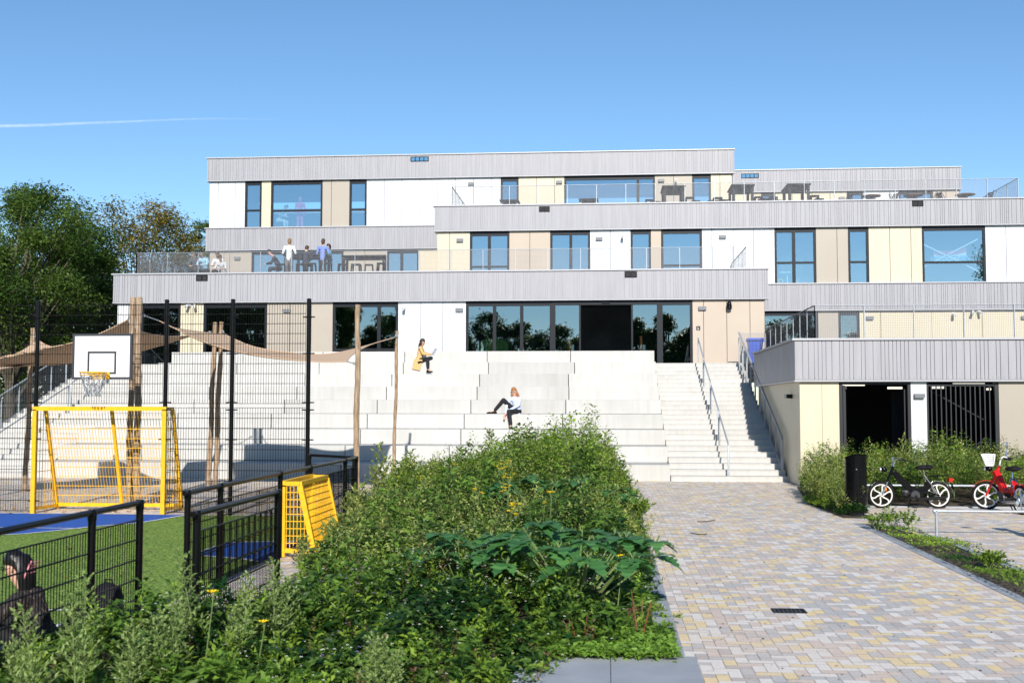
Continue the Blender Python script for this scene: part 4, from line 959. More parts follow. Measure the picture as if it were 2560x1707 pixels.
def standing(lean=0, arms='down', twist=0):
    J = dict(pel=(0, 0, .93), chest=(0, lean*.6, 1.28), neck=(0, lean, 1.48), head=(0, lean+.03, 1.64), sh=[(-.18, lean*.9, 1.42), (.18, lean*.9, 1.42)], hip=[(-.09, 0, .88), (.09, 0, .88)], kn=[(-.1, .02, .48), (.1, .03, .48)], an=[(-.11, -.02, .08), (.12, 0, .08)], toe=[(-.13, .14, .03), (.15, .15, .03)])
    if arms == 'down': J.update(el=[(-.23, lean*.6-.03, 1.15), (.23, lean*.6-.03, 1.15)], wr=[(-.22, .08, .93), (.22, .08, .93)])
    elif arms == 'front': J.update(el=[(-.27, lean*.6+.02, 1.15), (.27, lean*.6+.02, 1.15)], wr=[(-.26, .22, 1.12), (.26, .22, 1.12)])
    return J
def sitting(lean=.12, sh=.45, arms='lap', spread=.16, head=(0, .1, 0)):
    z = sh; J = dict(pel=(0, 0, z+.09), chest=(0, lean*.6, z+.42), neck=(0, lean, z+.61), head=(0, lean+.05+head[1], z+.76+head[2]), face=(head[0], 1, -.35), sh=[(-.17, lean*.9, z+.55), (.17, lean*.9, z+.55)], hip=[(-.09, .04, z+.08), (.09, .04, z+.08)], kn=[(-spread, .44, z+.06), (spread, .44, z+.06)], an=[(-spread, .42, .09), (spread, .46, .09)], toe=[(-spread-.02, .57, .03), (spread+.02, .61, .03)])
    if arms == 'lap': J.update(el=[(-.24, lean+.08, z+.30), (.24, lean+.08, z+.30)], wr=[(-.06, lean+.30, z+.26), (.06, lean+.30, z+.26)])
    return J
# the two women on the seating steps (joints in world axes: +x right in the photo, -y towards the camera)
T8, T4 = 8*TH, 4*TH; y8, y4 = YB+7*TD, YB+3*TD
q = P(1048, 905, y8+.1)
J = dict(pel=(0, .12, .10), chest=(.02, .14, .42), neck=(.06, .13, .60), head=(.10, .11, .73), face=(.9, -.2, -.38), sh=[(.02, .28, .53), (.05, -.05, .54)], el=[(.16, .24, .33), (.16, -.13, .30)], wr=[(.36, .10, .30), (.38, -.08, .27)], hand=[(.42, .08, .315), (.45, -.06, .29)],
         hip=[(.03, .2, .08), (.03, .02, .08)], kn=[(.42, .10, .16), (.34, -.22, .10)], an=[(.12, -.14, .02), (.36, -.26, -.28)], toe=[(.02, -.22, .0), (.50, -.30, -.35)], hem=(-.07, -.02, -.06))
coat = cm('tan_coat', (.56, .35, .14))
w1 = person('woman in a tan coat and black trousers sitting on the top step reading white papers', J, dict(skin=M['skin2'], hair=cm('hair_dark', (.035, .018, .014), .45), hairlen=.2, legs=BLK, top=coat, hemr=.14, shoe=SHB, cuff=.036), (q.x, y8+.12, T8), 0, None, True)
MB().add([(q.x-.02-.20, y8-.06, T8-.24), (q.x+.05, y8-.07, T8-.30), (q.x+.14, y8-.05, T8+.10), (q.x-.17, y8-.03, T8+.12), (q.x-.24, y8-.02, T8-.24), (q.x+.04, y8-.02, T8-.30), (q.x+.12, y8+.12, T8+.10), (q.x-.20, y8+.25, T8+.12)],
         [(0, 1, 2, 3), (4, 7, 6, 5), (0, 4, 5, 1), (1, 5, 6, 2), (2, 6, 7, 3), (3, 7, 4, 0)]).build('coat_tail', coat, w1)
pq = Vector((q.x+.55, y8+.02, T8+.40)); pp = thing('paper', 'white sheets of paper held by the woman in the tan coat', 'paper', pq)
MB().add([pq+Vector(v) for v in ((-.10, -.03, -.13), (-.02, .14, -.13), (.12, .12, .10), (.05, -.06, .12), (-.10, -.03, -.128), (-.02, .14, -.128), (.12, .12, .103), (.05, -.06, .123))], [(0, 1, 2, 3), (7, 6, 5, 4), (0, 4, 5, 1), (1, 5, 6, 2), (2, 6, 7, 3), (3, 7, 4, 0)]).build('sheets', cm('paper', (.72, .74, .8)), pp)
q = P(1293, 1040, y4+.12)
J = dict(pel=(0, .12, .10), chest=(-.05, .10, .40), neck=(-.10, .07, .56), head=(-.11, .03, .70), face=(-.15, -1, -.05), sh=[(.08, .10, .50), (-.24, .06, .49)], el=[(.04, -.10, .27), (-.34, -.08, .25)], wr=[(-.28, -.20, .09), (-.36, -.22, .02)], hand=[(-.33, -.23, .03), (-.38, -.25, -.06)],
         hip=[(.05, .05, .08), (-.07, .08, .08)], kn=[(-.24, -.30, .08), (-.43, -.10, .44)], an=[(-.17, -.36, -.36), (-.72, -.08, .10)], toe=[(-.19, -.52, -.42), (-.90, -.12, .04)], hem=(.0, .05, .06))
sh2 = M['rubber']
w2 = person('woman with ginger curls, glasses and light blue sweater sitting on the middle steps', J, dict(skin=M['skin'], hair=HRD, hairlen=.30, legs=BLK, top=cm('sweater_blue', (.50, .60, .78)), shoe=sh2, glasses=True, cuff=.05, hemr=.14), (q.x, y4+.14, T4), 0, None, True)
rng2 = random.Random(3); cu = MB(); hd = Vector((-.11, .03, .70))+w2.location
for k in range(26):
    a = rng2.uniform(-.4, math.pi+.4); x0_ = math.cos(a)*.085; y0_ = math.sin(a)*.06+.02; L = rng2.uniform(.18, .34); pts = []
    for j in range(9): t = j/8; pts.append(hd+Vector((x0_*(1+.7*t)+.05*t+.012*math.sin(j*2.1+k), y0_+.012*math.cos(j*2.1+k), .06-L*t)))
    cu.tube(pts, [.014*(1-.5*j/8) for j in range(9)], 5)
cu.build('curls', HRD, w2, True)
# student sitting in the foreground behind the low fence
q = G(52, 1690); q = Vector((-4.86, 9.35, 0))
J = dict(pel=(.12, 0, .10), chest=(.02, .0, .40), neck=(-.06, 0, .56), head=(-.13, 0, .71), face=(-1, -.05, -.12), sh=[(-.03, -.17, .48), (-.03, .17, .48)], el=[(-.22, -.22, .28), (-.22, .22, .28)], wr=[(-.42, -.1, .24), (-.42, .12, .24)], hip=[(.05, -.1, .09), (.05, .1, .09)], kn=[(-.45, -.2, .34), (-.45, .2, .34)], an=[(-.75, -.12, .08), (-.75, .12, .08)], toe=[(-.9, -.12, .03), (-.9, .12, .03)], hem=(.15, 0, .10))
top_ = nm('striped_dark_knit', (.02, .016, .016), (.20, .15, .13), .85, scale=9, stretch=(6, 6, .6), lo=.52, hi=.68)
w3 = person('student with black hair in a pink claw clip sitting behind the near black fence', J, dict(skin=M['skin'], hair=HBL, legs=BLK, top=top_, shoe=SHB, hemr=.17, glasses=True), (q.x, q.y, 0), 0, None, True, 1.02)
H0 = w3.location
hl = MB(); hd = H0+Vector((-.13, 0, .71))*1.02
for k in range(40):
    a = rng2.uniform(-1.15, 1.15); pts = []
    for j in range(8):
        t = j/7; r_ = .10+.035*math.sin(math.pi*min(1, t*1.25)); pts.append(hd+Vector((math.cos(a)*r_+.025*t+.04*t*t, math.sin(a)*(r_-.01), .085-.30*t-.10*t*t)))
    hl.tube([hd+Vector((-.02, 0, .112))]+pts, [.012]*9, 5)
hl.build('long_hair', HBL, w3, True)
cl = MB(); c0 = hd+Vector((.145, -.03, -.03))
for k in range(7): cl.bar(c0+Vector((-.03+.01*k, -.05, -.06+.022*k)), c0+Vector((-.0+.01*k, .04, -.05+.022*k)), .008, .008)
cl.bar(c0+Vector((-.035, -.055, -.07)), c0+Vector((.035, -.055, .09)), .014, .014).build('claw_clip', mat('pink_clip', (.62, .22, .25), .4), w3)
def backpack(label, p, s=1., m=BLK, rz=0):
    o = thing('backpack', label, 'backpack', (0, 0, 0)); b = MB()
    for i in range(9):
        pass
    b.ball((0, 0, .22), .19, .13, .235, 14).ball((0, -.10, .15), .14, .07, .13, 12); b.build('body', m, o, True)
    MB().tube([(-.04, .05, .43), (-.035, .04, .475), (.035, .04, .475), (.04, .05, .43)], .01, 6).tube([(-.08, .12, .40), (-.1, .19, .25), (-.08, .13, .05)], .015, 6).tube([(.08, .12, .40), (.1, .19, .25), (.08, .13, .05)], .015, 6).build('straps', m, o)
    return place(o, p, rz, None, s)
backpack('black backpack standing on the turf next to the end post of the near fence', (-4.82, 10.75, 0), .88)
backpack('black bag lying between the student and the upright backpack', (-4.80, 10.1, -.02), .62, BLK, 1.2)

# people on the lower roof terrace; their local +y is turned towards where they face
zt_ = Z1-.15
def at(px, Yd): return (P(px, 660, Yd).x, Yd, zt_)
G1 = 'students standing and sitting at the high table on the terrace'; G2 = 'boys sitting on the terrace at the left'
tb = 46.9
person('boy in white T-shirt and grey trousers standing at the high table', standing(.08, 'front'), dict(skin=M['skin'], hair=HLB, legs=JEAN, top=WHT, sleeve=0, shoe=SHB), at(722, tb-.6), R(5), G1, s=1.0)
person('boy in blue hooded sweater and black trousers standing at the high table', standing(.06, 'front'), dict(skin=M['skin'], hair=HBR, legs=BLK, top=BLU, shoe=SHB), at(806, tb-.5), R(-5), G1, s=.99)
person('boy in dark navy clothes sitting on a stool at the high table, seen from behind', sitting(.1, .62), dict(skin=M['skin'], hair=HBR, legs=BLK, top=DKB, shoe=SHB), at(763, tb-.55), 0, G1, s=1.0)
person('student in a teal top and light jeans at the right end of the high table', standing(.05, 'front'), dict(skin=M['skin2'], hair=HBL, legs=LJEAN, top=TEAL, shoe=SHB), at(825, tb+.6), R(120), G1, s=.95)
person('dark-clothed student sitting sideways at the left end of the occupied high table', sitting(.30, .55, 'lap', .1), dict(skin=M['skin'], hair=HBL, legs=BLK, top=DKB, shoe=M['wplastic']), at(700, tb+.1), R(-250), G1, s=.96)
bt = 46.9
person('boy in dark clothes sitting leftmost of the group on the terrace', sitting(.25, .42), dict(skin=M['skin'], hair=HBR, legs=BLK, top=cm('grey_top', (.06, .065, .075)), shoe=SHB), at(490, bt), R(180), G2, s=1.0)
person('boy in a light blue sweater sitting bent over his phone on the terrace', sitting(.32, .42), dict(skin=M['skin2'], hair=HBL, legs=BLK, top=LBL, shoe=SHB), at(517, bt-.1), R(170), G2, s=1.0)
person('boy in a white shirt sitting at the back of the group on the terrace', sitting(.28, .42), dict(skin=M['skin2'], hair=HBR, legs=BLK, top=WHT, sleeve=0, shoe=M['wplastic']), at(549, bt+.2), R(185), G2, s=1.0)
person('boy in a white T-shirt crouching low in front of the others on the terrace', sitting(.36, .16, 'lap', .3), dict(skin=M['skin'], hair=HBR, legs=BLK, top=WHT, sleeve=0, shoe=SHB), at(562, 46.2), R(175), G2, s=1.0)
person('person in a bright pink tracksuit standing inside behind the top left window', standing(.02), dict(skin=cm('pink_hood', (.7, .1, .25)), hair=cm('pink_hair', (.7, .1, .25)), legs=cm('pink', (.8, .10, .28)), top=cm('pink', (.8, .10, .28)), shoe=SHB), (P(750, 560, Y3+.45).x, Y3+.45, Z2-.12), R(20), None)
person('person in a white shirt sitting inside at the bottom of the top left window', sitting(.3, .5), dict(skin=M['skin'], hair=HBR, legs=WHT, top=WHT, shoe=SHB), (P(695, 560, Y3+.6).x, Y3+.6, Z2-.12), R(-100), None)

# ================================================================ TERRACE FURNITURE
def slab_leg_table(name, label, L, Wd, Ht, grp):
    o = thing(name, label, 'table', (0, 0, 0), grp)
    t = MB()
    for i in range(5): t.box(-L/2, L/2, -Wd/2+i*Wd/5+.004, -Wd/2+(i+1)*Wd/5-.004, Ht-.045, Ht)
    t.build('tabletop', M['dgrey'], o); f = MB().box(-L/2+.1, L/2-.1, -.03, .03, Ht-.12, Ht-.05)
    f.build('beam', M['dgrey'], o)
    f = MB().box(-L/2+.03, L/2-.03, -Wd/2+.03, Wd/2-.03, Ht-.13, Ht-.125); f.build('apron', M['dgrey'], o)
    for x in (-L/2+.10, L/2-.10):
        for y in (-Wd/2+.09, Wd/2-.09): MB().box(x-.045, x+.045, y-.045, y+.045, 0, Ht-.131).build('leg', M['dgrey'], o)
    return o
def stool(Ht=.72):
    o = thing('bar_stool', 'stool', 'stool', (0, 0, 0)); MB().box(-.19, .19, -.19, .19, Ht-.04, Ht).build('seat', M['dgrey'], o); 
    for x in (-1, 1):
        for y in (-1, 1): MB().bar((x*.2, y*.2, 0), (x*.16, y*.16, Ht-.04), .045, .045).build('leg', M['dgrey'], o)
    f = MB()
    for x in (-1, 1): f.bar((x*.19, -.19, Ht*.35), (x*.19, .19, Ht*.35), .03, .03).bar((-.19, x*.19, Ht*.35), (.19, x*.19, Ht*.35), .03, .03)
    f.build('footrest', M['dgrey'], o); return o
gt_ = 'high dark tables on the roof terraces'; gs_ = 'dark stools around the high tables'
ht0 = slab_leg_table('high_table', 'high dark table with students around it on the lower terrace', 1.9, .8, 1.12, gt_)
place(ht0, at(768, tb))
stl = stool(); used = False
def put_stools(spots, zf, label):
    global used
    for x, y, a in spots:
        s_ = dup(stl) if used else stl; used = True
        place(s_, (x, y, zf), a, label, rr.uniform(.95, 1.05)); s_['group'] = gs_
tx = at(768, tb)[0]
put_stools([(tx-.95, tb-.5, .1), (tx-.1, tb-.55, 0), (tx+.35, tb-.6, .2), (tx+.95, tb-.5, 0)], zt_, 'dark stool around the high table with the students')
t2 = dup(ht0); place(t2, at(913, 47.3), 0, 'high dark table without people on the lower terrace, right of the students', 1.0); tx = at(913, 47.3)[0]
put_stools([(tx-.8, 46.6, .1), (tx-.25, 46.7, 0), (tx+.3, 46.65, .2), (tx+.85, 46.7, 0)], zt_, 'dark stool around the empty high table on the lower terrace')
zz2 = Z2-.14
for i, (px, lab) in enumerate(((1680, 'high dark table on the top terrace nearest the left picnic tables'), (1902, 'high dark table on the top terrace in front of the step in the facade'), (2040, 'high dark table on the top terrace furthest right of the three'))):
    Yd = 53.0; px = (1682, 1852, 1990)[i]; x = P(px, 480, Yd).x; t = dup(ht0); place(t, (x, Yd, zz2), R(90), lab); t.scale = (.95, 1.35, 1.1)
    put_stools([(x-1.1, Yd-.3, .1), (x-.8, Yd+.4, .5), (x+.75, Yd-.4, 0), (x+1.05, Yd+.2, .3), (x-1.3, Yd+.2, .3)][:4+(i > 0)], zz2, ('dark stool beside the leftmost high table of the top terrace', 'dark stool beside the middle high table of the top terrace', 'dark stool beside the rightmost high table of the top terrace')[i])
def picnic():
    o = thing('picnic_table', 'p', 'picnic table', (0, 0, 0), 'picnic tables on the top terrace'); t = MB()
    for i in range(4): t.box(-.45, .45, -.8+i*.4+.004, -.8+(i+1)*.4-.004, .71, .755)
    t.build('tabletop', M['dgrey'], o)
    for s_ in (-1, 1): MB().box(s_*.62, s_*.92, -.8, .8, .42, .46).build('bench', M['dgrey'], o)
    for y in (-.55, .55): MB().bar((-.3, y, .71), (-.72, y, 0), .06, .06).bar((.3, y, .71), (.72, y, 0), .06, .06).bar((-.8, y, .39), (.8, y, .39), .06, .06).build('trestle', M['wplastic'], o)
    return o
pt = picnic(); place(pt, (P(1276, 490, 53.3).x, 53.3, zz2), 0, 'dark picnic table near the left end of the top terrace railing')
p2 = dup(pt); place(p2, (P(1472, 490, 53.3).x, 53.3, zz2), 0, 'dark picnic table on the top terrace in front of the widest window')
def round_table():
    o = thing('round_table', 'r', 'table', (0, 0, 0), 'round wooden terrace tables'); MB().lathe([(.40, .72), (.42, .735), (.42, .75), (.40, .76)], (0, 0, 0), 24).build('tabletop', M['wood'], o, True)
    MB().tube([(0, 0, .03), (0, 0, .72)], .03, 8).build('column', M['dgrey'], o); MB().bar((-.3, -.3, .02), (.3, .3, .02), .05, .03).bar((-.3, .3, .021), (.3, -.3, .021), .05, .03).build('base', M['dgrey'], o); return o
def fchair():
    o = thing('folding_chair', 'c', 'chair', (0, 0, 0), 'slatted folding chairs on the top terrace'); m = M['dgrey']
    b = MB()
    for i in range(5): b.box(-.2, .2, -.2+i*.08, -.135+i*.08, .44, .46)
    b.build('seat', m, o); b = MB()
    for i in range(3): b.bar((-.21, .235+i*.02, .62+i*.09), (.21, .235+i*.02, .62+i*.09), .02, .06)
    b.build('backrest', m, o)
    for s_ in (-1, 1): MB().bar((s_*.21, -.2, 0), (s_*.21, .29, .88), .025, .025).build('frame', m, o); MB().bar((s_*.21, .22, 0), (s_*.21, -.18, .45), .025, .025).build('leg', m, o)
    return o
rt_ = round_table(); fc = fchair(); first = True
chl = {0: 'dark folding chair at the left round table of the top terrace', 1: 'dark folding chair at the middle round table of the top terrace', 2: 'dark folding chair at the right round table of the top terrace'}
for i, px in enumerate((2178, 2283, 2413)):
    Yd = 53.2; x = P(px, 490, Yd).x; t = rt_ if i == 0 else dup(rt_)
    place(t, (x, Yd, zz2+.02), 0, ('round wooden table at the left end of the three on the top terrace', 'middle one of the three round wooden tables on the top terrace', 'round wooden table nearest the right end of the top terrace')[i], 1.05)
    for dx, dy, a in ((-.75, .1, 80), (.25, .75, 10), (.85, -.1, -75)):
        c_ = fc if first else dup(fc); first = False; place(c_, (x+dx, Yd+dy, zz2+.02), R(a), chl[i], 1.05)
c_ = dup(fc); place(c_, (P(2362, 490, 53).x, 53, zz2+.02), R(60), 'dark folding chair standing alone between the middle and right round tables')
c_ = dup(fc); place(c_, (P(2110, 490, 53.4).x, 53.2, zz2+.02), R(-70), 'dark folding chair standing left of the round tables')
backpack('black bag lying on the lower terrace right of the seated boys', at(608, 46.3), .8, BLK, .3)
backpack('grey bag lying on the lower terrace beside the black bag', at(630, 46.3), .7, cm('bag_grey', (.10, .10, .11)), 1.3)
b_ = thing('bench', 'low dark bench under the seated boys on the lower terrace', 'bench', (*at(520, bt)[:2], zt_)); xx = at(520, bt)[0]
MB().box(xx-.95, xx+.95, bt-.25, bt+.25, zt_+.36, zt_+.42).build('seat', M['dgrey'], b_)
for k in (-.8, .8): MB().box(xx+k-.04, xx+k+.04, bt-.2, bt+.2, zt_, zt_+.359).build('leg', M['dgrey'], b_)

# ================================================================ STREET FURNITURE AND MOPEDS
q = G(2141, 1289); o = thing('litter_bin', 'tall black cylindrical litter bin with a slanted opening on top, beside the mopeds', 'litter bin', q)
n = 28; V = []; Fs = []
for i in range(n):
    a = 2*math.pi*i/n; x, y = math.cos(a), math.sin(a)
    for r_, z in ((.205, .06), (.205, 1.10), (.215, 1.10), (.215, 1.165+.0*x)): V.append((q.x+r_*x, q.y+r_*y, z-(.06*max(0, -x) if z > 1.15 else 0)))
for i in range(n):
    a, b = i*4, ((i+1) % n)*4
    for k in range(3): Fs.append((a+k, b+k, b+k+1, a+k+1))
MB().add(V, Fs).build('shell', M['blackp'], o, True)
MB().lathe([(.20, 1.0), (.212, 1.0)], (q.x, q.y, 0), 28).build('inner_rim', M['rubber'], o); MB().box(q.x-.10, q.x+.10, q.y-.10, q.y+.10, 0, .07).build('foot', M['slab'], o)
MB().tube([(q.x-.03, q.y-.222, .90), (q.x-.03, q.y-.20, .90)], .012, 10).build('lock', M['chrome'], o)
hl = MB()
for j in range(13):
    for k in range(3): a = R(180+k*9); hl.ball((q.x+.205*math.cos(a), q.y+.205*math.sin(a), .15+j*.06+.03*(k % 2)), .007, .007, .007, 6)
hl.build('perforations', M['rubber'], o)
def rack(label, x0, x1, Yd, Ht, posts, r_=.024):
    o = thing('bike_rail', label, 'bike rail', (x0, Yd, 0), 'galvanised tube rails for parking bicycles')
    MB().tube([(x0, Yd, Ht), (x1, Yd, Ht)], r_, 10).build('rail', M['galv'], o, True)
    for x in posts:
        MB().tube([(x, Yd, 0), (x, Yd, Ht)], r_*.96, 10).lathe([(r_*1.35, Ht-.06), (r_*1.35, Ht+.005)], (x, Yd, 0), 10).tube([(x-.05, Yd, Ht), (x+.05, Yd, Ht)], r_*1.35, 10).build('post', M['galv'], o, True)
q = G(2342, 1343.5); rack('low galvanised tube rail in front at the right edge, beside the weedy strip', q.x, q.x+3.2, q.y, .425, [q.x, q.x+1.9])
q = G(2442, 1268); rack('low galvanised tube rail behind the mopeds along the planting', G(2163, 1268).x, q.x+3, q.y+.1, .44, [G(2163, 1268).x+.05, q.x, q.x+2.2])

def moped(label, body, wheelm, basket=False):
    """side profile in the local x-z plane, front wheel at x=0, rear wheel at x=1.17, front points to -x"""
    o = thing('moped', label, 'moped', (0, 0, 0), 'mopeds parked at the rails'); r_ = .275; L = 1.15
    for k, x in enumerate((0, L)):
        w_ = thing('wheel', None, None); w_.parent = o; w_.location = (x, 0, r_)
        MB().torus((x, 0, r_), r_-.028, .028, 36, 8, 'y').build('tyre', M['rubber'], w_, True)
        s_ = MB().torus((x, 0, r_), r_-.058, .016, 36, 6, 'y').lathe([(.03, -.05), (.035, -.03), (.035, .03), (.03, .05)], (x, 0, r_), 12, 'y')
        for i in range(6):
            a = 2*math.pi*i/6+k*.3; pts = []
            for j in range(6): t = j/5; aa = a+.42*math.sin(t*2.4); rr_ = .03+(r_-.095)*t; pts.append((x+rr_*math.cos(aa), 0, r_+rr_*math.sin(aa)))
            s_.tube(pts, [.018, .016, .014, .014, .016, .02], 6)
        s_.build('rim', wheelm, w_, True)
        fd = MB(); a0, a1 = (R(20), R(150)) if k == 0 else (R(10), R(150)); pr = []
        for i in range(13):
            a = a0+(a1-a0)*i/12
            for yy in (-.035, .035): pr.append((x+(r_+.025)*math.cos(a), yy, r_+(r_+.025)*math.sin(a)))
        fd.add(pr, [(2*i, 2*i+1, 2*i+3, 2*i+2) for i in range(12)]); f_ = fd.build('mudguard', body if basket else M['chrome'] if k else M['blackp'], o, True); sl = f_.modifiers.new('thick', 'SOLIDIFY'); sl.thickness = .008
    fk = MB()
    for s_ in (-.055, .055): fk.tube([(0, s_, r_), (.13, s_, r_+.30)], .018, 8)
    fk.build('fork_leg', M['chrome'] if not basket else body, o, True)
    MB().tube([(.12, 0, r_+.28), (.25, 0, .86)], .030, 8).bar((.11, -.075, r_+.29), (.11, .075, r_+.29), .05, .03).build('steering_column', M['blackp'] if not basket else body, o, True)
    MB().tube([(.25, -.02, .86), (.27, -.06, .98), (.30, -.24, 1.03), (.42, -.30, 1.0)], .012, 8).tube([(.25, .02, .86), (.27, .06, .98), (.30, .24, 1.03), (.42, .30, 1.0)], .012, 8).build('handlebar', M['chrome'] if not basket else M['wplastic'], o, True)
    g_ = MB()
    for s_ in (-1, 1): g_.tube([(.34, s_*.27, 1.02), (.47, s_*.32, .99)], .017, 8)
    g_.build('grip', M['rubber'], o, True)
    MB().ball((.06, 0, .80), .07, .06, .055, 12).build('headlight', M['blackp'], o, True); MB().lathe([(.045, -.02), (.045, .0)], (-.005, 0, .80), 14, 'x').build('headlight_lens', M['net'], o)
    # frame: hump tube swept from the head to the seat post
    fr = MB(); pr = [(.22, .74), (.30, .78), (.40, .68), (.60, .47), (.72, .42), (.86, .45), (.93, .58), (.90, .62), (.98, .55), (1.0, .43), (.86, .33), (.60, .33), (.50, .40), (.34, .56)]
    fr.prism(pr, -.055, .055); f_ = fr.build('frame', body, o); bv = f_.modifiers.new('bevel', 'BEVEL'); bv.width = .018; bv.segments = 2
    MB().tube([(.90, 0, .55), (.86, 0, .80)], .014, 8).tube([(.88, -.05, .66), (L, -.07, r_)], .014, 8).tube([(.88, .05, .66), (L, .07, r_)], .014, 8).build('shock_absorber', M['chrome'], o, True)
    s_ = MB().ball((.86, 0, .84), .17, .11, .05, 16).ball((.96, 0, .85), .10, .13, .055, 14).build('seat', M['rubber'], o, True)
    e_ = MB().lathe([(.09, -.12), (.105, -.09), (.105, .09), (.09, .12)], (.66, 0, .28), 16, 'y').ball((.50, 0, .33), .085, .07, .07, 10)
    for i in range(5): e_.lathe([(.07, -.004), (.07, .004)], (.42+i*.022, 0, .345), 12, 'x')
    e_.build('engine', mat('engine_grey', (.05, .05, .055), .4, .5), o, True)
    MB().tube([(.55, -.11, .25), (.75, -.13, .2), (L+.12, -.13, .24)], [.018, .03, .034], 10).build('exhaust', M['chrome'] if basket else M['rubber'], o, True)
    MB().tube([(.66, -.13, .28), (.66, -.15, .28), (.72, -.16, .18)], .01, 6).box(.68, .78, -.25, -.16, .165, .19).build('pedal', M['rubber'], o)
    MB().tube([(.66, .12, .36), (L, .11, r_+.05)], .006, 5).tube([(.66, .12, .2), (L, .11, r_-.05)], .006, 5).build('chain', M['net'], o)
    MB().bar((.60, -.08, .35), (.95, -.10, .34), .02, .06).bar((.95, -.09, .34), (L, -.09, r_), .02, .035).build('swing_arm', M['blackp'], o)
    c_ = MB()
    for y in (-.08, 0, .08): c_.tube([(.98, y, .66), (1.38, y, .68)], .007, 6)
    c_.tube([(1.38, -.08, .68), (1.38, .08, .68)], .007, 6).tube([(1.02, -.08, .66), (1.2, -.08, .60)], .007, 6).build('luggage_rack', M['blackp'], o)
    MB().box(1.36, 1.43, -.06, .06, .55, .63).build('tail_light', mat('tail_red', (.5, .01, .01), .2), o)
    pl_ = MB().bar((1.425, 0, .54), (1.45, 0, .40), .11, .004).build('number_plate', mat('plate_blue', (.15, .45, .75), .4) if basket else M['blackp'], o)
    MB().tube([(.62, .05, .2), (.60, .16, .01)], .012, 6).build('kickstand', M['rubber'], o)
    if basket:
        b = MB(); X0, X1, Z0, Z1_ = -.04, .17, .86, 1.08
        for i in range(11):
            t = i/10
            for s_ in (-1, 1): b.bar((X0+.05+(X1-X0-.08)*t, s_*.11, Z0), (X0-.03+(X1-X0+.03)*t, s_*.14, Z1_), .008, .008)
            b.bar((X0+.05, -.11+.22*t, Z0), (X0-.03, -.14+.28*t, Z1_), .008, .008).bar((X1-.03, -.11+.22*t, Z0), (X1, -.14+.28*t, Z1_), .008, .008)
        for j in range(7):
            t = j/6; z = Z0+(Z1_-Z0)*t; w_ = .11+.03*t; xa, xb = X0+.05-.08*t, X1-.03+.03*t
            b.bar((xa, -w_, z), (xb, -w_, z), .008, .012).bar((xa, w_, z), (xb, w_, z), .008, .012).bar((xa, -w_, z), (xa, w_, z), .008, .012).bar((xb, -w_, z), (xb, w_, z), .008, .012)
        b.box(X0+.05, X1-.03, -.11, .11, Z0-.006, Z0).build('basket', M['wplastic'], o)
    for s_ in ((1,) if not basket else (-1, 1)):
        if basket: MB().tube([(.36, s_*.25, 1.03), (.37, s_*.30, 1.17)], .006, 6).ball((.375, s_*.31, 1.25), .02, .055, .075, 14).build('mirror', mat('mirror_glass', (.6, .7, .8), .08, 1.), o, True)
    if not basket: MB().ball((.075, -.066, .40), .02, .008, .045, 8).build('reflector', mat('orange_reflector', (.8, .2, .02), .3), o, True)
    return o
for c_ in list(bpy.data.objects):
    pass
q = G(2204, 1270.5); m1 = moped('black moped with white six spoke wheels parked against the rear rail', M['blackp'], M['wheel']); place(m1, (q.x, q.y, 0), R(2))
q = G(2474, 1273); m2 = moped('red moped with a white front basket and round mirrors', M['redp'], M['wplastic'], True); place(m2, (q.x, q.y, 0), R(-80), None, 1.04)
m3 = dup(m2); place(m3, (0, 0, 0), 0, None, 1.)
for ch in list(m3.children):
    if ch.name.startswith('mirror'): bpy.data.objects.remove(ch)
MB().tube([(.36, .25, 1.03), (.37, .33, 1.12), (.37, .38, 1.20)], .007, 6).ball((.38, .40, 1.245), .03, .085, .05, 14).build('mirror', M['blackp'], m3, True)
_mm = [ch for ch in m2.children if ch.name.startswith('mirror')]
if len(_mm) > 1: bpy.data.objects.remove(_mm[0])
place(m3, (6.87, 17.6, 0), R(90), 'moped with a black mirror cut off by the right edge of the photo', 1.05)
for ch in list(m3.children):
    if ch.name.startswith('basket'): bpy.data.objects.remove(ch)
_p = Vector((.10, 0, 0)); _rot = Matrix.Rotation(R(58), 3, 'Z')        # the red moped stands with its front turned
for ch in m2.children:
    nm_ = ch.name.split('.')[0]
    if nm_ in ('fork_leg', 'steering_column', 'handlebar', 'grip', 'headlight', 'headlight_lens', 'basket', 'mirror') or (nm_ == 'wheel' and ch.location.x < .5) or (nm_ == 'mudguard' and min(v.co.x for v in ch.data.vertices) < .2):
        ch.location = _p+_rot @ (ch.location-_p); ch.rotation_euler.z = R(58)
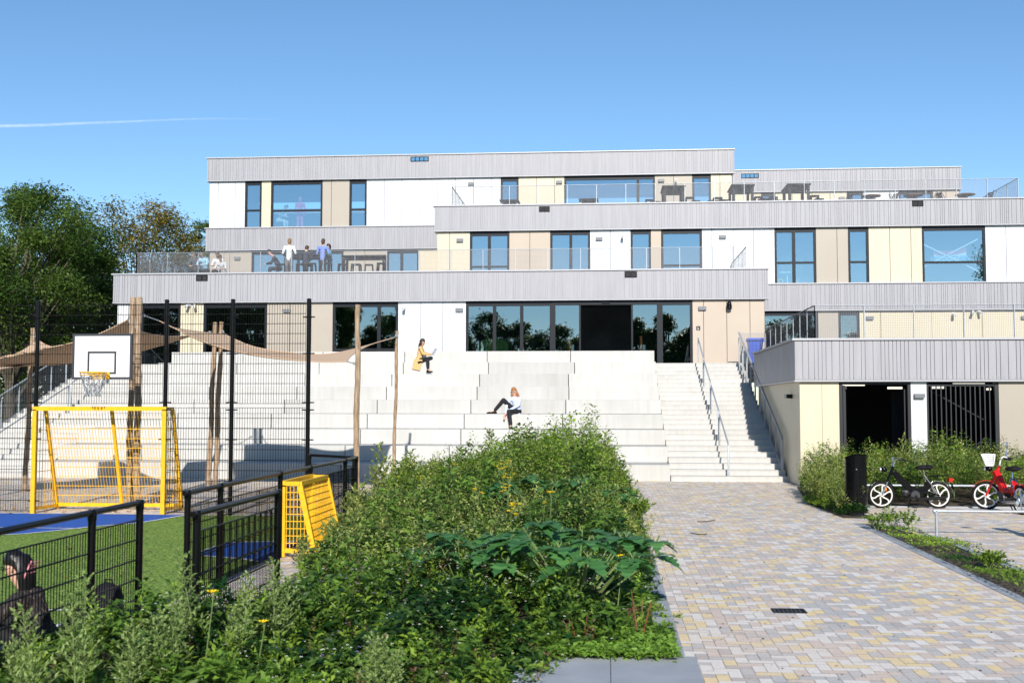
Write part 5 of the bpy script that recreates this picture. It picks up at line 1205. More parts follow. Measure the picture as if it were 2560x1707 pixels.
# drain, twigs
q = G(1972, 1528); o = thing('drain_grate', 'black slotted drain grate in the brick paving with a leaf on it', 'drain', (q.x, q.y, 0)); b = MB().box(q.x-.17, q.x+.17, q.y-.12, q.y-.10, .0, .013).box(q.x-.17, q.x+.17, q.y+.10, q.y+.12, .0, .013).box(q.x-.17, q.x-.15, q.y-.0995, q.y+.0995, .0, .013).box(q.x+.15, q.x+.17, q.y-.0995, q.y+.0995, .0, .013)
for i in range(7): b.box(q.x-.13+i*.042, q.x-.105+i*.042, q.y-.0995, q.y+.0995, .004, .0125)
b.build('grate', M['rubber'], o); MB().box(q.x-.149, q.x+.149, q.y-.099, q.y+.099, .0085, .0095).build('well', M['black'], o)
for i, (a, b_, lb) in enumerate((((1743, 1306), (1787, 1304), 'curved dry twig lying on the paving in front of the stairs'), ((1727, 1335), (1768, 1339), 'thin dry twig lying on the paving nearer the camera'))):
    p, q = G(*a), G(*b_); t_ = MB().tube([p+Vector((0, 0, .02)), lerp(p, q, .5)+Vector((0, -.05, .02)), q+Vector((0, 0, .03))], .009, 5).build('twig', M['trunk']); tag(t_, lb, 'twig')
# street lamp far behind the trees at the left, yellow post
p_ = P(127, 900, 75); o = thing('street_lamp', 'white double-armed street lamp seen between the trees at the left', 'street lamp', (p_.x, 75, 0)); zt2 = P(127, 822, 75).z
MB().tube([(p_.x, 75, 0), (p_.x, 75, zt2)], [.09, .05], 8).build('pole', M['wplastic'], o); MB().tube([(p_.x, 75, zt2), (p_.x-.5, 75, zt2+.15), (p_.x-.9, 75, zt2+.2)], .04, 6).tube([(p_.x, 75, zt2), (p_.x+.4, 75, zt2+.12), (p_.x+.7, 75, zt2+.2)], .04, 6).box(p_.x-1.3, p_.x-.85, 74.9, 75.1, zt2+.15, zt2+.24).box(p_.x+.65, p_.x+1.0, 74.9, 75.1, zt2+.15, zt2+.24).build('lamp_head', M['wplastic'], o)

# ================================================================ VEGETATION
def inpoly(x, y, poly):
    c = np.zeros(len(x), bool); n = len(poly)
    for i in range(n):
        x1, y1 = poly[i]; x2, y2 = poly[(i+1) % n]
        m_ = ((y1 > y) != (y2 > y)) & (x < (x2-x1)*(y-y1)/((y2-y1) or 1e-9)+x1); c ^= m_
    return c
def scatter(poly, n, seed=0):
    r_ = np.random.default_rng(seed); p = np.array(poly); lo, hi = p.min(0), p.max(0); out = np.zeros((0, 2))
    while len(out) < n:
        q = r_.uniform(lo, hi, (n*2, 2)); q = q[inpoly(q[:, 0], q[:, 1], poly)]; out = np.concatenate([out, q])
    return out[:n]
def bumps(x, y, cl, rad):
    h = np.zeros(len(x))
    for cx, cy, a in cl: h += a*np.exp(-((x-cx)**2+(y-cy)**2)/(2*rad*rad))
    return h
def nearest(x, y, c):
    idx = np.zeros(len(x), int); dd = np.zeros(len(x))
    for a in range(0, len(x), 4000):
        q = (x[a:a+4000, None]-c[None, :, 0])**2+(y[a:a+4000, None]-c[None, :, 1])**2; k = q.argmin(1); idx[a:a+4000] = k; dd[a:a+4000] = np.sqrt(q[np.arange(len(k)), k])
    return idx, dd
def cover(name, label, poly, n, hfun, L, m, seed, cat='weeds', domes=0, dr=.24, dark=0.):
    """low vegetation: leaves spread over many separate plants of different height, leaf size and tone"""
    r_ = np.random.default_rng(seed); p = scatter(poly, n, seed); h = hfun(p[:, 0], p[:, 1]); ts = r_.normal(0, .16, n); sz = r_.uniform(.6, 1.35, n)
    if domes:
        c = scatter(poly, domes, seed+5); k, dd = nearest(p[:, 0], p[:, 1], c); ph = r_.uniform(.62, 1.22, domes); pt = r_.normal(0, .20, domes); ps = r_.uniform(.65, 1.45, domes)
        h = h*ph[k]*(1-.75*np.clip(dd/dr, 0, 1)**2); ts = ts+pt[k]; sz = sz*ps[k]
    z = h*(1-np.abs(r_.normal(0, .22, n))).clip(.05, 1.1)+.03
    d = rdir(n, -.25, .75); lv = Leaves(); LL = L*sz
    cl = scatter(poly, 60, seed+1); t = np.clip(.40-dark+bumps(p[:, 0], p[:, 1], [(a, b, r_.uniform(-.35, .35)) for a, b in cl], .45)+ts, 0, 1)
    lv.add(np.stack([p[:, 0], p[:, 1], z], 1), d, LL, LL*r_.uniform(.38, .6, n), t)
    o = lv.build(name, m); tag(o, label, cat, kind='stuff'); return o
bc = scatter(BED, 130, 50)
BC = [(a, b, rng.uniform(-.34, .32)) for a, b in bc]
def hbed(x, y):
    base = np.interp(y, [7.3, 9.4, 11, 14, 19, 24, 27.3], [.24, .32, .44, .52, .66, .80, .78])
    edge = np.clip((.48+.14*np.sin(y*2.3)+.08*np.sin(y*5.1)-x)/.5, .15, 1)*np.clip((x-np.interp(y, [7.3, 10.8, 15, 21, 27.3], [-5.3, -3.3, -3.6, -4.4, -5.3]))/.9+.45, .4, 1)
    front = np.clip((y-7.2)/.8+.3, .4, 1)*np.where(x > -1, np.clip((y-9.1)/.9+.25, .3, 1), 1)
    hump = (.50*np.exp(-((x+.9)/1.2)**2)-.22*np.clip((-2.2-x)/1.2, 0, 1))*np.clip((y-15)/6, 0, 1)
    hole = .34*np.exp(-((x+.1)**2/.7+(y-10.7)**2/.5))+.30*np.exp(-((x+.85)**2/.9+(y-17.6)**2/1.2))
    return (base+hump-hole+bumps(x, y, BC, .34)+.06*np.sin(x*6.1+y*2.3)*np.sin(y*3.7-x*1.9)).clip(.10, 1.5)*edge*front
NEAR = [(.45, 9.3), (.58, 11), (.5, 13.5), (-3.45, 13.5), (-3.15, 10.8), (-4.3, 9.9), (-5.0, 7.6), (-.62, 7.6), (-.3, 9.2)]
MIDP = [(.5, 13), (.56, 16), (.5, 20), (-4.1, 20), (-3.4, 13)]
FARP = [(.45, 19.5), (.42, 26), (-4.8, 26.6), (-4.0, 20)]
cover('weed_cover', 'dense broad-leaved green weeds filling the front of the planting bed', NEAR, 30000, lambda x, y: hbed(x, y)*1.18, .078, M['nleaf'], 21, domes=420, dr=.22)
cover('weed_cover', 'smaller bright leaves between the broad leaves at the front of the bed', NEAR, 16000, lambda x, y: hbed(x, y)*1.05, .055, M['leaf'], 27, domes=260, dr=.26)
cover('weed_cover', 'dense green weeds in the middle of the planting bed', MIDP, 30000, lambda x, y: hbed(x, y)*1.25, .085, M['nleaf'], 22, domes=420, dr=.30)
cover('weed_cover', 'dense feathery green weeds at the far end of the planting bed', FARP, 30000, lambda x, y: hbed(x, y)*1.25, .085, M['leaf'], 23, domes=360, dr=.36)
def sprigs(name, label, poly, n, hf, m, seed, L=.05, w_=.10, per=26, top=(.35, .7)):
    """upright leafy stems standing out of the cover"""
    r_ = np.random.default_rng(seed); p = scatter(poly, n, seed); h = hf(p[:, 0], p[:, 1]); hh = h+r_.uniform(top[0]*.3, top[1], n)*r_.uniform(.3, 1, n); ln = r_.normal(0, .10, (n, 2))
    t = np.tile(np.linspace(.35, 1, per), (n, 1)); C_ = np.stack([p[:, 0][:, None]+ln[:, 0][:, None]*t**2, p[:, 1][:, None]+ln[:, 1][:, None]*t**2, hh[:, None]*t], 2)
    a = np.arange(per)*2.4+r_.uniform(0, 6, (n, 1)); rad = w_*(1.15-t)*r_.uniform(.6, 1.3, (n, 1)); u = r_.uniform(.2, 1, (n, per))
    C2 = C_+np.stack([np.cos(a)*rad*u, np.sin(a)*rad*u, rad*u*.7], 2); D = unit(np.stack([np.cos(a), np.sin(a), .8+0*a], 2)+r_.normal(0, .35, (n, per, 3)))
    tint = np.clip(np.repeat(r_.normal(.5, .22, n), per)+r_.normal(0, .1, n*per), 0, 1); k = n*per; lv = Leaves(); lv.add(C2.reshape(-1, 3), D.reshape(-1, 3), L*r_.uniform(.6, 1.4, k), L*.4*r_.uniform(.6, 1.3, k), tint)
    tag(lv.build(name, m), label, 'weeds', kind='stuff')
sprigs('weed_sprigs', 'leafy stems standing up out of the front weeds', NEAR, 420, hbed, M['leaf'], 71, .06, .07, 26, (.0, .28))
sprigs('seed_heads', 'brownish seed heads scattered over the front weeds', NEAR, 110, hbed, M['bleaf'], 78, .035, .03, 26, (.08, .3))
sprigs('weed_sprigs', 'feathery stems standing up over the left half of the bed', [(-1.2, 12), (-.8, 24), (-5.1, 26.8), (-3.6, 15), (-3.25, 11)], 900, hbed, M['sleaf'], 72, .055, .11, 30, (.1, .5))
sprigs('weed_sprigs', 'dry feathery stems standing up over the right half of the bed', [(.6, 14), (.55, 26), (-1.8, 26.3), (-1.2, 15)], 700, hbed, M['sleaf'], 73, .055, .11, 30, (.1, .5))
sprigs('weed_sprigs', 'leafy stems standing up over the far end of the bed', FARP, 700, hbed, M['leaf'], 74, .06, .13, 30, (.1, .6))
cover('feathery_weeds', 'fine pale green feathery growth through the left half of the bed', [(-.6, 12), (-.3, 24), (-5, 26.5), (-3.6, 15), (-3.3, 11.5)], 30000, lambda x, y: hbed(x, y)*1.3, .055, M['sleaf'], 24, domes=260, dr=.36)
cover('feathery_weeds', 'fine dry green growth along the right edge of the planting bed', [(.55, 14), (.55, 25.5), (-1.2, 25.5), (-.5, 14)], 20000, lambda x, y: (np.interp(y, [14, 18, 25], [.35, .75, 1.15])*np.clip((.62-x)/.5, .2, 1))*(1+.2*np.sin(x*7+y*3)), .055, M['sleaf'], 25, domes=150, dr=.3)
cover('grass_tuft', 'short bright grass growing over the kerb at the front corner of the bed', [(-.5, 9.15), (.55, 9.15), (.55, 10.2), (-.3, 10.2)], 5000, lambda x, y: .14+0*x, .06, M['nleaf'], 26, cat='grass')
# tiny flowers scattered through the bed
def flecks(name, label, poly, n, hfun, s_, m, seed):
    r_ = np.random.default_rng(seed); p = scatter(poly, n, seed); h = hfun(p[:, 0], p[:, 1])*r_.uniform(.92, 1.1, n)+.03; mb = MB()
    for (x, y), z in zip(p, h):
        k = s_*r_.uniform(.7, 1.3)
        for a in (0, 1.05, 2.1): mb.add([(x+k*math.cos(a), y+k*math.sin(a), z), (x-.35*k*math.sin(a), y+.35*k*math.cos(a), z+.3*k), (x-k*math.cos(a), y-k*math.sin(a), z+.1*k), (x+.35*k*math.sin(a), y-.35*k*math.cos(a), z+.2*k)], [(0, 1, 2, 3)])
    o = mb.build(name, m); tag(o, label, 'flowers', kind='stuff')
flecks('white_flowers', 'tiny white flowers dotted over the front weeds', NEAR, 700, lambda x, y: hbed(x, y)*1.15, .012, M['wflower'], 31)
flecks('purple_flowers', 'small purple flowers low among the front weeds', [(-3, 8), (-1.6, 8), (-1.6, 10), (-3, 10)], 90, hbed, .014, M['pflower'], 32)

def stalk(base, top, bend, n=9):
    b, t = Vector(base), Vector(top); return [b.lerp(t, i/(n-1))+Vector(bend)*math.sin(math.pi*i/(n-1)*.5)*(i/(n-1)) for i in range(n)]
def mugwort(label, x, y, h, name='mugwort_plant', mleaf='sleaf', w_=.16, L=.055, n=420, seed=0, lean=(0, 0), stems=3, z0=.02, cat='weed', grp='tall weeds in the planting beds'):
    r_ = np.random.default_rng(seed+100); o = thing(name, label, cat, (x, y, z0), grp); sm = MB(); lv = Leaves(); rs_ = random.Random(seed)
    for k in range(stems):
        hh = h*(1 if k == 0 else rs_.uniform(.62, .9)); a = rs_.uniform(0, 6.3); off = (0 if k == 0 else .14)
        tp = Vector((x+lean[0]*hh+math.cos(a)*off, y+lean[1]*hh+math.sin(a)*off, z0+hh)); pts = stalk((x+math.cos(a)*off*.3, y+math.sin(a)*off*.3, z0), tp, (rs_.uniform(-.04, .04), rs_.uniform(-.04, .04), 0))
        sm.tube(pts, [.008*(1-.7*i/8) for i in range(9)], 5)
        nb = int(n/stems/12)
        for j in range(nb):
            t = .25+.75*(j/nb); i0 = min(7, int(t*8)); p = pts[i0].lerp(pts[i0+1], t*8-i0); a = j*2.4+k; bl_len = w_*(1.15-t)*rs_.uniform(.7, 1.3)+.03; q = p+Vector((math.cos(a)*bl_len, math.sin(a)*bl_len, bl_len*.9))
            if bl_len > .05: sm.tube([p, q], [.003, .0015], 3, False)
            nn = 12; tt = r_.uniform(0.1, 1.05, nn)[:, None]; c = np.array(p)*(1-tt)+np.array(q)*tt; dd = unit(np.array(q-p)[None]+r_.normal(0, .1*1, (nn, 3))*1.2*np.linalg.norm(q-p)*4)
            lv.add(c, dd, L*1.35*r_.uniform(.6, 1.3, nn)*(1.25-.5*t), L*.5*r_.uniform(.7, 1.3, nn))
    lv.build('leaves', M[mleaf], o); sm.build('stems', M['stem'], o); return o
# tall spires: (px of the tip, py of the tip, depth)
sp = [(1325, 1057, 25.5, 'tallest feathery weed in the bed, its tip above the others'), (1515, 1076, 24.5, 'tall feathery weed at the right end of the skyline of the bed'), (1447, 1098, 25, 'feathery weed left of the right-hand tall weed'), (1275, 1085, 25, 'feathery weed just left of the tallest one'), (1235, 1075, 25.8, 'thin grassy weed left of the tallest one on the skyline'),
      (1385, 1088, 24.8, 'feathery weed just right of the tallest one'), (1150, 1118, 24, 'feathery weed in front of the seating steps, left of the skyline peak'), (950, 1108, 21.5, 'weed with drooping tip at the far left of the bed, beside the thin wooden pole'), (1030, 1125, 22.5, 'bushy weed right of the thin wooden pole'), (1000, 1150, 20, 'leafy weed in front of the thin wooden pole'),
      (1090, 1150, 22, 'feathery weed in the left half of the bed skyline'), (1195, 1110, 23.5, 'feathery weed near the seated woman in blue, low on the skyline'), (1550, 1155, 22.5, 'weed with open seed heads at the right edge of the bed'), (1415, 1110, 23.5, 'bushy feathery weed in the right half of the skyline'), (1350, 1120, 22, 'bushy feathery weed below the tallest one'),
      (1490, 1120, 23, 'bushy feathery weed below the right-hand tall weed'), (905, 1215, 18.5, 'weed beside the tall wooden pole at the left of the bed'), (860, 1290, 15.5, 'weed at the left edge of the bed near the small yellow goal'), (960, 1230, 18, 'bushy pale weed in the left part of the bed'), (1040, 1210, 19, 'bushy pale weed left of the yellow blossoms'), (1120, 1190, 20.5, 'bushy weed above the yellow blossoms'),
      (1580, 1230, 19.5, 'weed leaning over the right kerb of the bed'), (1540, 1200, 21, 'weed near the right kerb of the bed')]
for i, (px, py, Yd, lb) in enumerate(sp):
    p = P(px, py, Yd); mugwort(lb, p.x, Yd, p.z-.03, seed=i, n=1100, stems=4 if i != 4 else 2, w_=.26 if py < 1115 else .30, mleaf='sleaf' if i % 3 else 'leaf', L=.062, lean=(rng.uniform(-.06, .06), 0))
gf = [(215, 1428, 7.6, 'tall pale-leaved weed in front of the near fence, lower left'), (110, 1520, 7.3, 'pale weed leaning to the left at the lower left corner'), (512, 1378, 8.6, 'pale clustered weed in front of the black screen fence'), (420, 1490, 8.0, 'pale weed in front of the court entrance'), (600, 1440, 8.5, 'pale weed below the small blue turf area'),
      (690, 1400, 9.2, 'slim pale weed in front of the screen fence end post'), (940, 1590, 7.75, 'pale grey-green weed at the bottom edge, left of centre'), (320, 1560, 7.7, 'low pale weed at the lower left'), (760, 1340, 13.2, 'pale weed covering the foot of the small yellow goal')]
for i, (px, py, Yd, lb) in enumerate(gf):
    p = P(px, py, Yd); mugwort(lb, p.x, Yd, max(.2, p.z-.03), 'goosefoot_plant', 'pale' if i != 8 else 'sleaf', .12, .032, 900, 300+i, (rng.uniform(-.25, .1), 0), 2)
# yellow flowers on stalks
def yflower(label, px, py, Yd, n=3, s_=.022, spread=.05):
    s_ *= 1.25
    p = P(px, py, Yd); o = thing('yellow_flower', label, 'flower', (p.x, Yd, .05), 'yellow flowers standing out of the bed'); pts = stalk((p.x-.05, Yd, .05), p, (.02, 0, 0)); st_ = MB().tube(pts, [.006*(1-.5*i/8) for i in range(9)], 5); fl = MB(); rs_ = random.Random(int(px))
    for k in range(n):
        q = p+Vector((rs_.uniform(-1, 1)*spread, rs_.uniform(-1, 1)*spread, rs_.uniform(-1.2, .3)*spread)); st_.tube([pts[-2], q], .003, 4)
        for j in range(6): a = j*1.047+k; fl.add([q, q+Vector((math.cos(a)*s_-math.sin(a)*s_*.4, math.sin(a)*s_+math.cos(a)*s_*.4, s_*.5)), q+Vector((math.cos(a)*s_*1.3, math.sin(a)*s_*1.3, s_*.35)), q+Vector((math.cos(a)*s_+math.sin(a)*s_*.4, math.sin(a)*s_-math.cos(a)*s_*.4, s_*.5))], [(0, 1, 2, 3)])
        fl.ball(q+Vector((0, 0, s_*.2)), s_*.4, s_*.4, s_*.3, 6)
    fl.build('petals', M['yflower'], o); st_.build('stem', M['stem'], o)
for i, a in enumerate(((1257, 1157, 15.5, 9, .022, .09, 'topmost yellow blossom cluster on the tallest stalk in the bed'), (1272, 1180, 15.4, 7, .02, .07, 'yellow blossom cluster just below the topmost one'), (1268, 1213, 15.3, 8, .022, .08, 'third yellow blossom cluster down on the tall stalk'), (1195, 1218, 15.8, 5, .02, .08, 'yellow blossoms left of the tall stalk'),
        (1376, 1231, 14.5, 2, .03, .03, 'single bright yellow blossom right of the tall stalk'), (1287, 1258, 14.5, 6, .025, .06, 'low yellow blossom cluster below the tall stalk'), (1276, 1271, 14.3, 4, .022, .05, 'small yellow blossoms beside the low cluster'), (1288, 1283, 14, 2, .024, .02, 'lowest yellow blossom in the middle of the bed'), (1359, 1256, 14.8, 2, .024, .03, 'flat yellow blossom in the middle of the bed'),
        (1060, 1196, 18, 3, .02, .10, 'yellow blossoms among the pale weeds left of centre'), (1142, 1151, 20, 3, .02, .08, 'small yellow blossoms high among the pale weeds'), (975, 1168, 19, 4, .02, .15, 'small yellow blossoms beside the wooden poles'), (1097, 1130, 22, 3, .02, .12, 'small yellow blossoms on the left skyline of the bed'), (1460, 1110, 23, 4, .02, .2, 'small yellow blossoms on the right skyline of the bed'),
        (1550, 1200, 21, 4, .02, .2, 'small yellow blossoms at the right edge of the bed'), (528, 1480, 8.2, 1, .03, .01, 'single yellow blossom in front of the screen fence'), (657, 1553, 8.3, 1, .026, .01, 'yellow blossom low in the foreground weeds'), (1552, 1388, 10.5, 2, .02, .03, 'small yellow blossom beside the broad-leaved plant'))): yflower(a[6], *a[:6])
# thornapple: wide plants with big toothed leaves
def thornapple(label, x, y, rad, h, nst, L, seed):
    rs_ = random.Random(seed); o = thing('thornapple_plant', label, 'weed', (x, y, .05), 'broad-leaved plants in the bed'); st_ = MB(); V = []; Fs = []; T = []; vn = 0
    prof = [(0, .03), (.12, .14), (.22, .36), (.27, .22), (.40, .48), (.46, .25), (.60, .38), (.66, .17), (.80, .20), (.85, .08), (1, 0)]
    for k in range(nst):
        a = 2*math.pi*k/nst+rs_.uniform(-.3, .3); r_ = rad*math.sqrt(rs_.uniform(.15, 1)); q = Vector((x+math.cos(a)*r_, y+math.sin(a)*r_*.75, .05+h*(1-.35*(r_/rad)**2)*rs_.uniform(.85, 1.05)))
        st_.tube([Vector((x, y, .05)), Vector((x+math.cos(a)*r_*.4, y+math.sin(a)*r_*.3, q.z*.5)), q], [.013, .010, .006], 6)
        for j in range(6):
            b = rs_.uniform(0, 6.28); l = L*rs_.uniform(.65, 1.2); d = Vector((math.cos(b), math.sin(b), rs_.uniform(-.35, .2))).normalized(); s2 = d.cross(Vector((0, 0, 1))).normalized(); nn = s2.cross(d).normalized(); b0 = q+d*.02
            vs = []
            for t, w_ in prof:
                c = b0+d*l*t-Vector((0, 0, .28*l*t*t)); vs += [c, c+s2*w_*l+nn*w_*l*.18, c-s2*w_*l+nn*w_*l*.18]
            V += vs
            for i in range(len(prof)-1):
                m_ = vn+3*i; Fs += [(m_, m_+3, m_+4, m_+1), (m_, m_+2, m_+5, m_+3)]; T += [min(1, max(0, rs_.gauss(.4, .2)))]*2
            vn += len(vs)
        for j in range(3): st_.tube([q, q+Vector((rs_.uniform(-.04, .04), rs_.uniform(-.04, .04), .05))], [.007, .004], 5)
    npmesh('leaves', np.array([tuple(v) for v in V]), np.array(Fs), M['dleaf'], o, np.repeat(T, 1)); st_.build('stems', M['stem'], o)
thornapple('large dark plant with big toothed leaves hanging over the right kerb of the bed', -.30, 11.0, 1.0, .95, 26, .26, 4)
thornapple('dark plant with big toothed leaves in the left part of the foreground foliage', -1.5, 11.9, .55, .78, 14, .22, 5)
thornapple('dark broad-leaved plant farther back behind the yellow blossoms', -.85, 18.3, 1.2, 1.0, 38, .22, 6)
# red-stemmed dock
for i, (px, py, Yd, lb) in enumerate(((1600, 1490, 9.9, 'red-stemmed dock at the right edge of the foreground weeds'), (1450, 1540, 9.6, 'brownish dock stalks in the lower right of the bed'))):
    p = P(px, py, Yd); o = thing('dock_plant', lb, 'weed', (p.x, Yd, .05), 'docks in the bed'); s_ = MB(); rs_ = random.Random(i); lv = Leaves()
    for k in range(7): q = p+Vector((rs_.uniform(-.15, .15), rs_.uniform(-.1, .1), rs_.uniform(-.12, .05))); s_.tube([(p.x, Yd, .05), q.lerp(Vector((p.x, Yd, .05)), .4), q], [.0035, .003, .002], 5); lv.add(np.array([list(q.lerp(Vector((p.x, Yd, .05)), t)) for t in (.1, .3, .5, .7)]), rdir(4, -.1, .6), [.10]*4, [.03]*4)
    s_.build('stems', M['rstem'], o); lv.build('leaves', M['leaf'], o)

# planting behind the mopeds, around the litter bin, and the weedy strip
RB = [(4.95, 24.6), (13, 24.6), (13, 29.6), (5.0, 29.8)]
rc_ = scatter(RB, 60, 70); RC = [(a, b, rng.uniform(-.15, .2)) for a, b in rc_]
cover('shrub_cover', 'dense green weeds filling the bed between the mopeds and the bicycle shed', RB, 40000, lambda x, y: (np.interp(y, [24.5, 25.3, 29.8], [.4, .70, .85])+1.4*bumps(x, y, RC, .35)).clip(.2, 1.3)*1.2, .07, M['leaf'], 41, domes=420, dr=.34)
cover('shrub_cover', 'green weeds around the foot of the litter bin', [(4.4, 22.0), (4.9, 22.0), (5.0, 24.6), (5.6, 28), (4.7, 28.5), (4.25, 25.2)], 11000, lambda x, y: np.interp(y, [22, 23, 25, 28.5], [.14, .30, .48, .55])*np.clip((x-4.15)/.4, .3, 1)*1.2, .055, M['leaf'], 42, domes=90, dr=.24)
rbp = [(2255, 1085, 26.5, 'tall feathery weed in front of the open shed gate'), (2195, 1135, 26, 'feathery weed in front of the open gate, left of the tall one'), (2358, 1092, 26.5, 'tall feathery weed in front of the white pier'), (2325, 1110, 27, 'feathery weed left of the tall one at the white pier'), (2442, 1115, 26.5, 'feathery weed in front of the barred gate'), (2382, 1125, 26, 'leafy weed in front of the barred gate, further left'), (2290, 1128, 26, 'leafy weed between the open gate and the pier'),
       (2085, 1120, 24.3, 'slender weed with seed heads left of the litter bin'), (2060, 1160, 24.2, 'feathery weed left of the litter bin, lower one'), (2110, 1135, 25.5, 'weed directly behind the litter bin'), (2520, 1155, 26, 'weed in front of the beige panel at the right edge'), (2040, 1200, 24.5, 'low weed at the corner of the paving beside the cream wall')]
for i, (px, py, Yd, lb) in enumerate(rbp):
    p = P(px, py, Yd); mugwort(lb, p.x, Yd, p.z-.03, seed=60+i, n=620, w_=.24, stems=3)
sprigs('weed_sprigs', 'leafy stems standing up over the bed behind the mopeds', RB, 620, lambda x, y: .72+0*x, M['sleaf'], 75, .06, .13, 34, (.0, .75))
sprigs('weed_sprigs', 'feathery stems standing up around the litter bin', [(4.4, 22.2), (4.9, 22.2), (5.0, 24.6), (5.5, 28), (4.7, 28.5), (4.25, 25.2)], 260, lambda x, y: np.interp(y, [22, 24, 28], [.2, .45, .6]), M['sleaf'], 76, .05, .08, 30, (.0, .8))
flecks('yellow_flecks', 'tiny yellow flowers over the bed behind the mopeds', RB, 170, lambda x, y: .95+0*x, .02, M['yflower'], 43)
cover('verge_weeds', 'low grass and weeds in the narrow strip between the two paved areas', [(4.47, 8), (5.16, 8), (5.15, 17), (4.9, 20.8), (4.5, 20.8)], 6000, lambda x, y: (.05+.12*np.clip(np.sin(y*1.9+1), 0, 1)**2+.06*np.sin(y*5+x*4)).clip(.03, .3), .05, M['leaf'], 44)
for i, (px, py, Yd, lb) in enumerate(((2228, 1268, 20.0, 'small reddish sapling at the tip of the weedy strip'), (2280, 1275, 19.6, 'thin leafy sapling right of the reddish one'), (2195, 1290, 19.8, 'small sapling at the left tip of the weedy strip'), (2475, 1385, 15.2, 'bright green bushy weed half way along the strip'))):
    p = P(px, py, Yd); mugwort(lb, p.x, Yd, p.z-.02, 'sapling', 'leaf', .12, .05, 260 if i < 3 else 500, 90+i, (0, 0), 3 if i < 3 else 5, grp='small weeds on the strip')
# litter
def litter(name, label, poly, n, s_, m, seed, z=.025, cat='leaves'):
    r_ = np.random.default_rng(seed); p = scatter(poly, n, seed); lv = Leaves(); lv.add(np.stack([p[:, 0], p[:, 1], np.full(n, z)], 1), rdir(n, -.05, .12), s_*r_.uniform(.5, 1.3, n), s_*.6*r_.uniform(.5, 1.2, n), r_.uniform(0, 1, n), droop=.02)
    tag(lv.build(name, m), label, cat, kind='stuff')
lm = leafmat('fallen_leaf', (.10, .045, .02), (.42, .25, .09), .1)
litter('fallen_leaves', 'brown fallen leaves scattered on the turf', [(-16, 8), (-4.7, 8), (-4.7, 21.2), (-16, 21.2)], 170, .08, lm, 51, .03)
litter('fallen_leaves', 'brown leaves gathered on the paving behind the goal', [(-14, 21.4), (-8, 21.4), (-8, 23), (-14, 23)], 160, .08, lm, 52)
litter('debris', 'small dark bits of leaf and twig on the brick paving', [(.7, 9), (4.4, 9), (4.4, 31), (.7, 31)], 420, .032, leafmat('debris', (.04, .025, .018), (.16, .09, .05), .1), 53, .012, 'debris')
o = MB().add([(p.x, p.y, YB*0+p.z) for p in (P(1885, 1160, 32.95)+Vector(v) for v in ((-.03, 0, 0), (.0, -.01, .012), (.04, 0, .004), (.0, .01, .0)))], [(0, 1, 2, 3)]).build('fallen_leaf', M['yflower']); tag(o, 'single orange leaf on the lower stair treads', 'leaf')

# ---- trees
def tree(label, x, y, H_, rad, m, n, seed, name='tree', leaf=.17, trunk=.16, z_lo=.25, grp='trees beside the building', flat_=.9, lean=0., sparse=1., tm_=.5):
    rs_ = random.Random(seed); r_ = np.random.default_rng(seed); o = thing(name, label, 'tree', (x, y, 0), grp); tk = MB(); crown_c = Vector((x+lean, y, H_*(1+z_lo)/2)); hz = H_*(1-z_lo)/2
    trunk_pts = [Vector((x, y, 0)), Vector((x+lean*.2+.1, y, H_*.25)), Vector((x+lean*.6-.1, y, H_*.5)), Vector((x+lean, y, H_*.78))]
    tk.tube(crv(trunk_pts, 10), [trunk*(1-.075*i) for i in range(10)], 9)
    nc = int(46*sparse); lv = Leaves(); cent = []
    while len(cent) < nc:
        v = Vector((rs_.gauss(0, 1), rs_.gauss(0, 1), rs_.gauss(0, 1))).normalized()*rs_.uniform(.35, 1)**.5
        q = crown_c+Vector((v.x*rad, v.y*rad, v.z*hz*(.96))); q.z = max(q.z, H_*z_lo*.8); cent.append(q)
    per = n//nc
    for q in cent:
        t = min(.98, max(.18, (q.z/H_)*.72)); k = t*9/ .8; i0 = int(min(8, t*9)); p = crv(trunk_pts, 10)[i0]
        mid = p.lerp(q, .55)+Vector((0, 0, .25)); tk.tube(crv([p, mid, q], 6), [trunk*.34, trunk*.28, trunk*.2, trunk*.14, trunk*.09, .012], 5)
        rc2 = rad*rs_.uniform(.22, .38); nn = int(per*rs_.uniform(.6, 1.4)); g0 = r_.normal(0, 1, (nn, 3)); g0 = unit(g0)*(r_.uniform(0, 1, (nn, 1))**.45)*rc2*r_.uniform(.7, 1.25, (nn, 1)); g0[:, 2] *= .72
        for _ in range(3): e = q+Vector(g0[rs_.randrange(nn)]); tk.tube([q, e], [.02, .006], 3, False)
        tint = np.clip(tm_+rs_.gauss(0, .18)+r_.normal(0, .15, nn), 0, 1)
        lv.add(np.array(q)[None]+g0, rdir(nn, -.6, .5), leaf*r_.uniform(.6, 1.3, nn), leaf*.45*r_.uniform(.7, 1.3, nn), tint, droop=.25)
    lv.build('crown', M[m], o); tk.build('trunk', M['trunk'], o, True); return o
def TX(px, Yd): return P(px, 800, Yd).x
def TZH(py, Yd, px=200): return P(px, py, Yd).z
tree('large dark green tree filling the left edge of the photo', TX(25, 47), 47, TZH(440, 47), 3.6, 'tree', 30000, 1, leaf=.20, trunk=.28, z_lo=.3)
tree('dark green tree with the rounded top right of the edge tree', TX(125, 52), 52, TZH(455, 52), 3.1, 'tree', 26000, 2, leaf=.20, trunk=.25, z_lo=.28)
tree('lower dark tree between the green trees and the autumn one', TX(205, 56), 56, TZH(600, 56), 2.8, 'tree', 18000, 3, leaf=.20, trunk=.2, z_lo=.2, tm_=.4)
tree('autumn tree with thin yellow-brown foliage left of the railing', TX(345, 63), 63, TZH(490, 63), 3.9, 'autumn', 17000, 4, leaf=.21, trunk=.22, z_lo=.32, sparse=1.2)
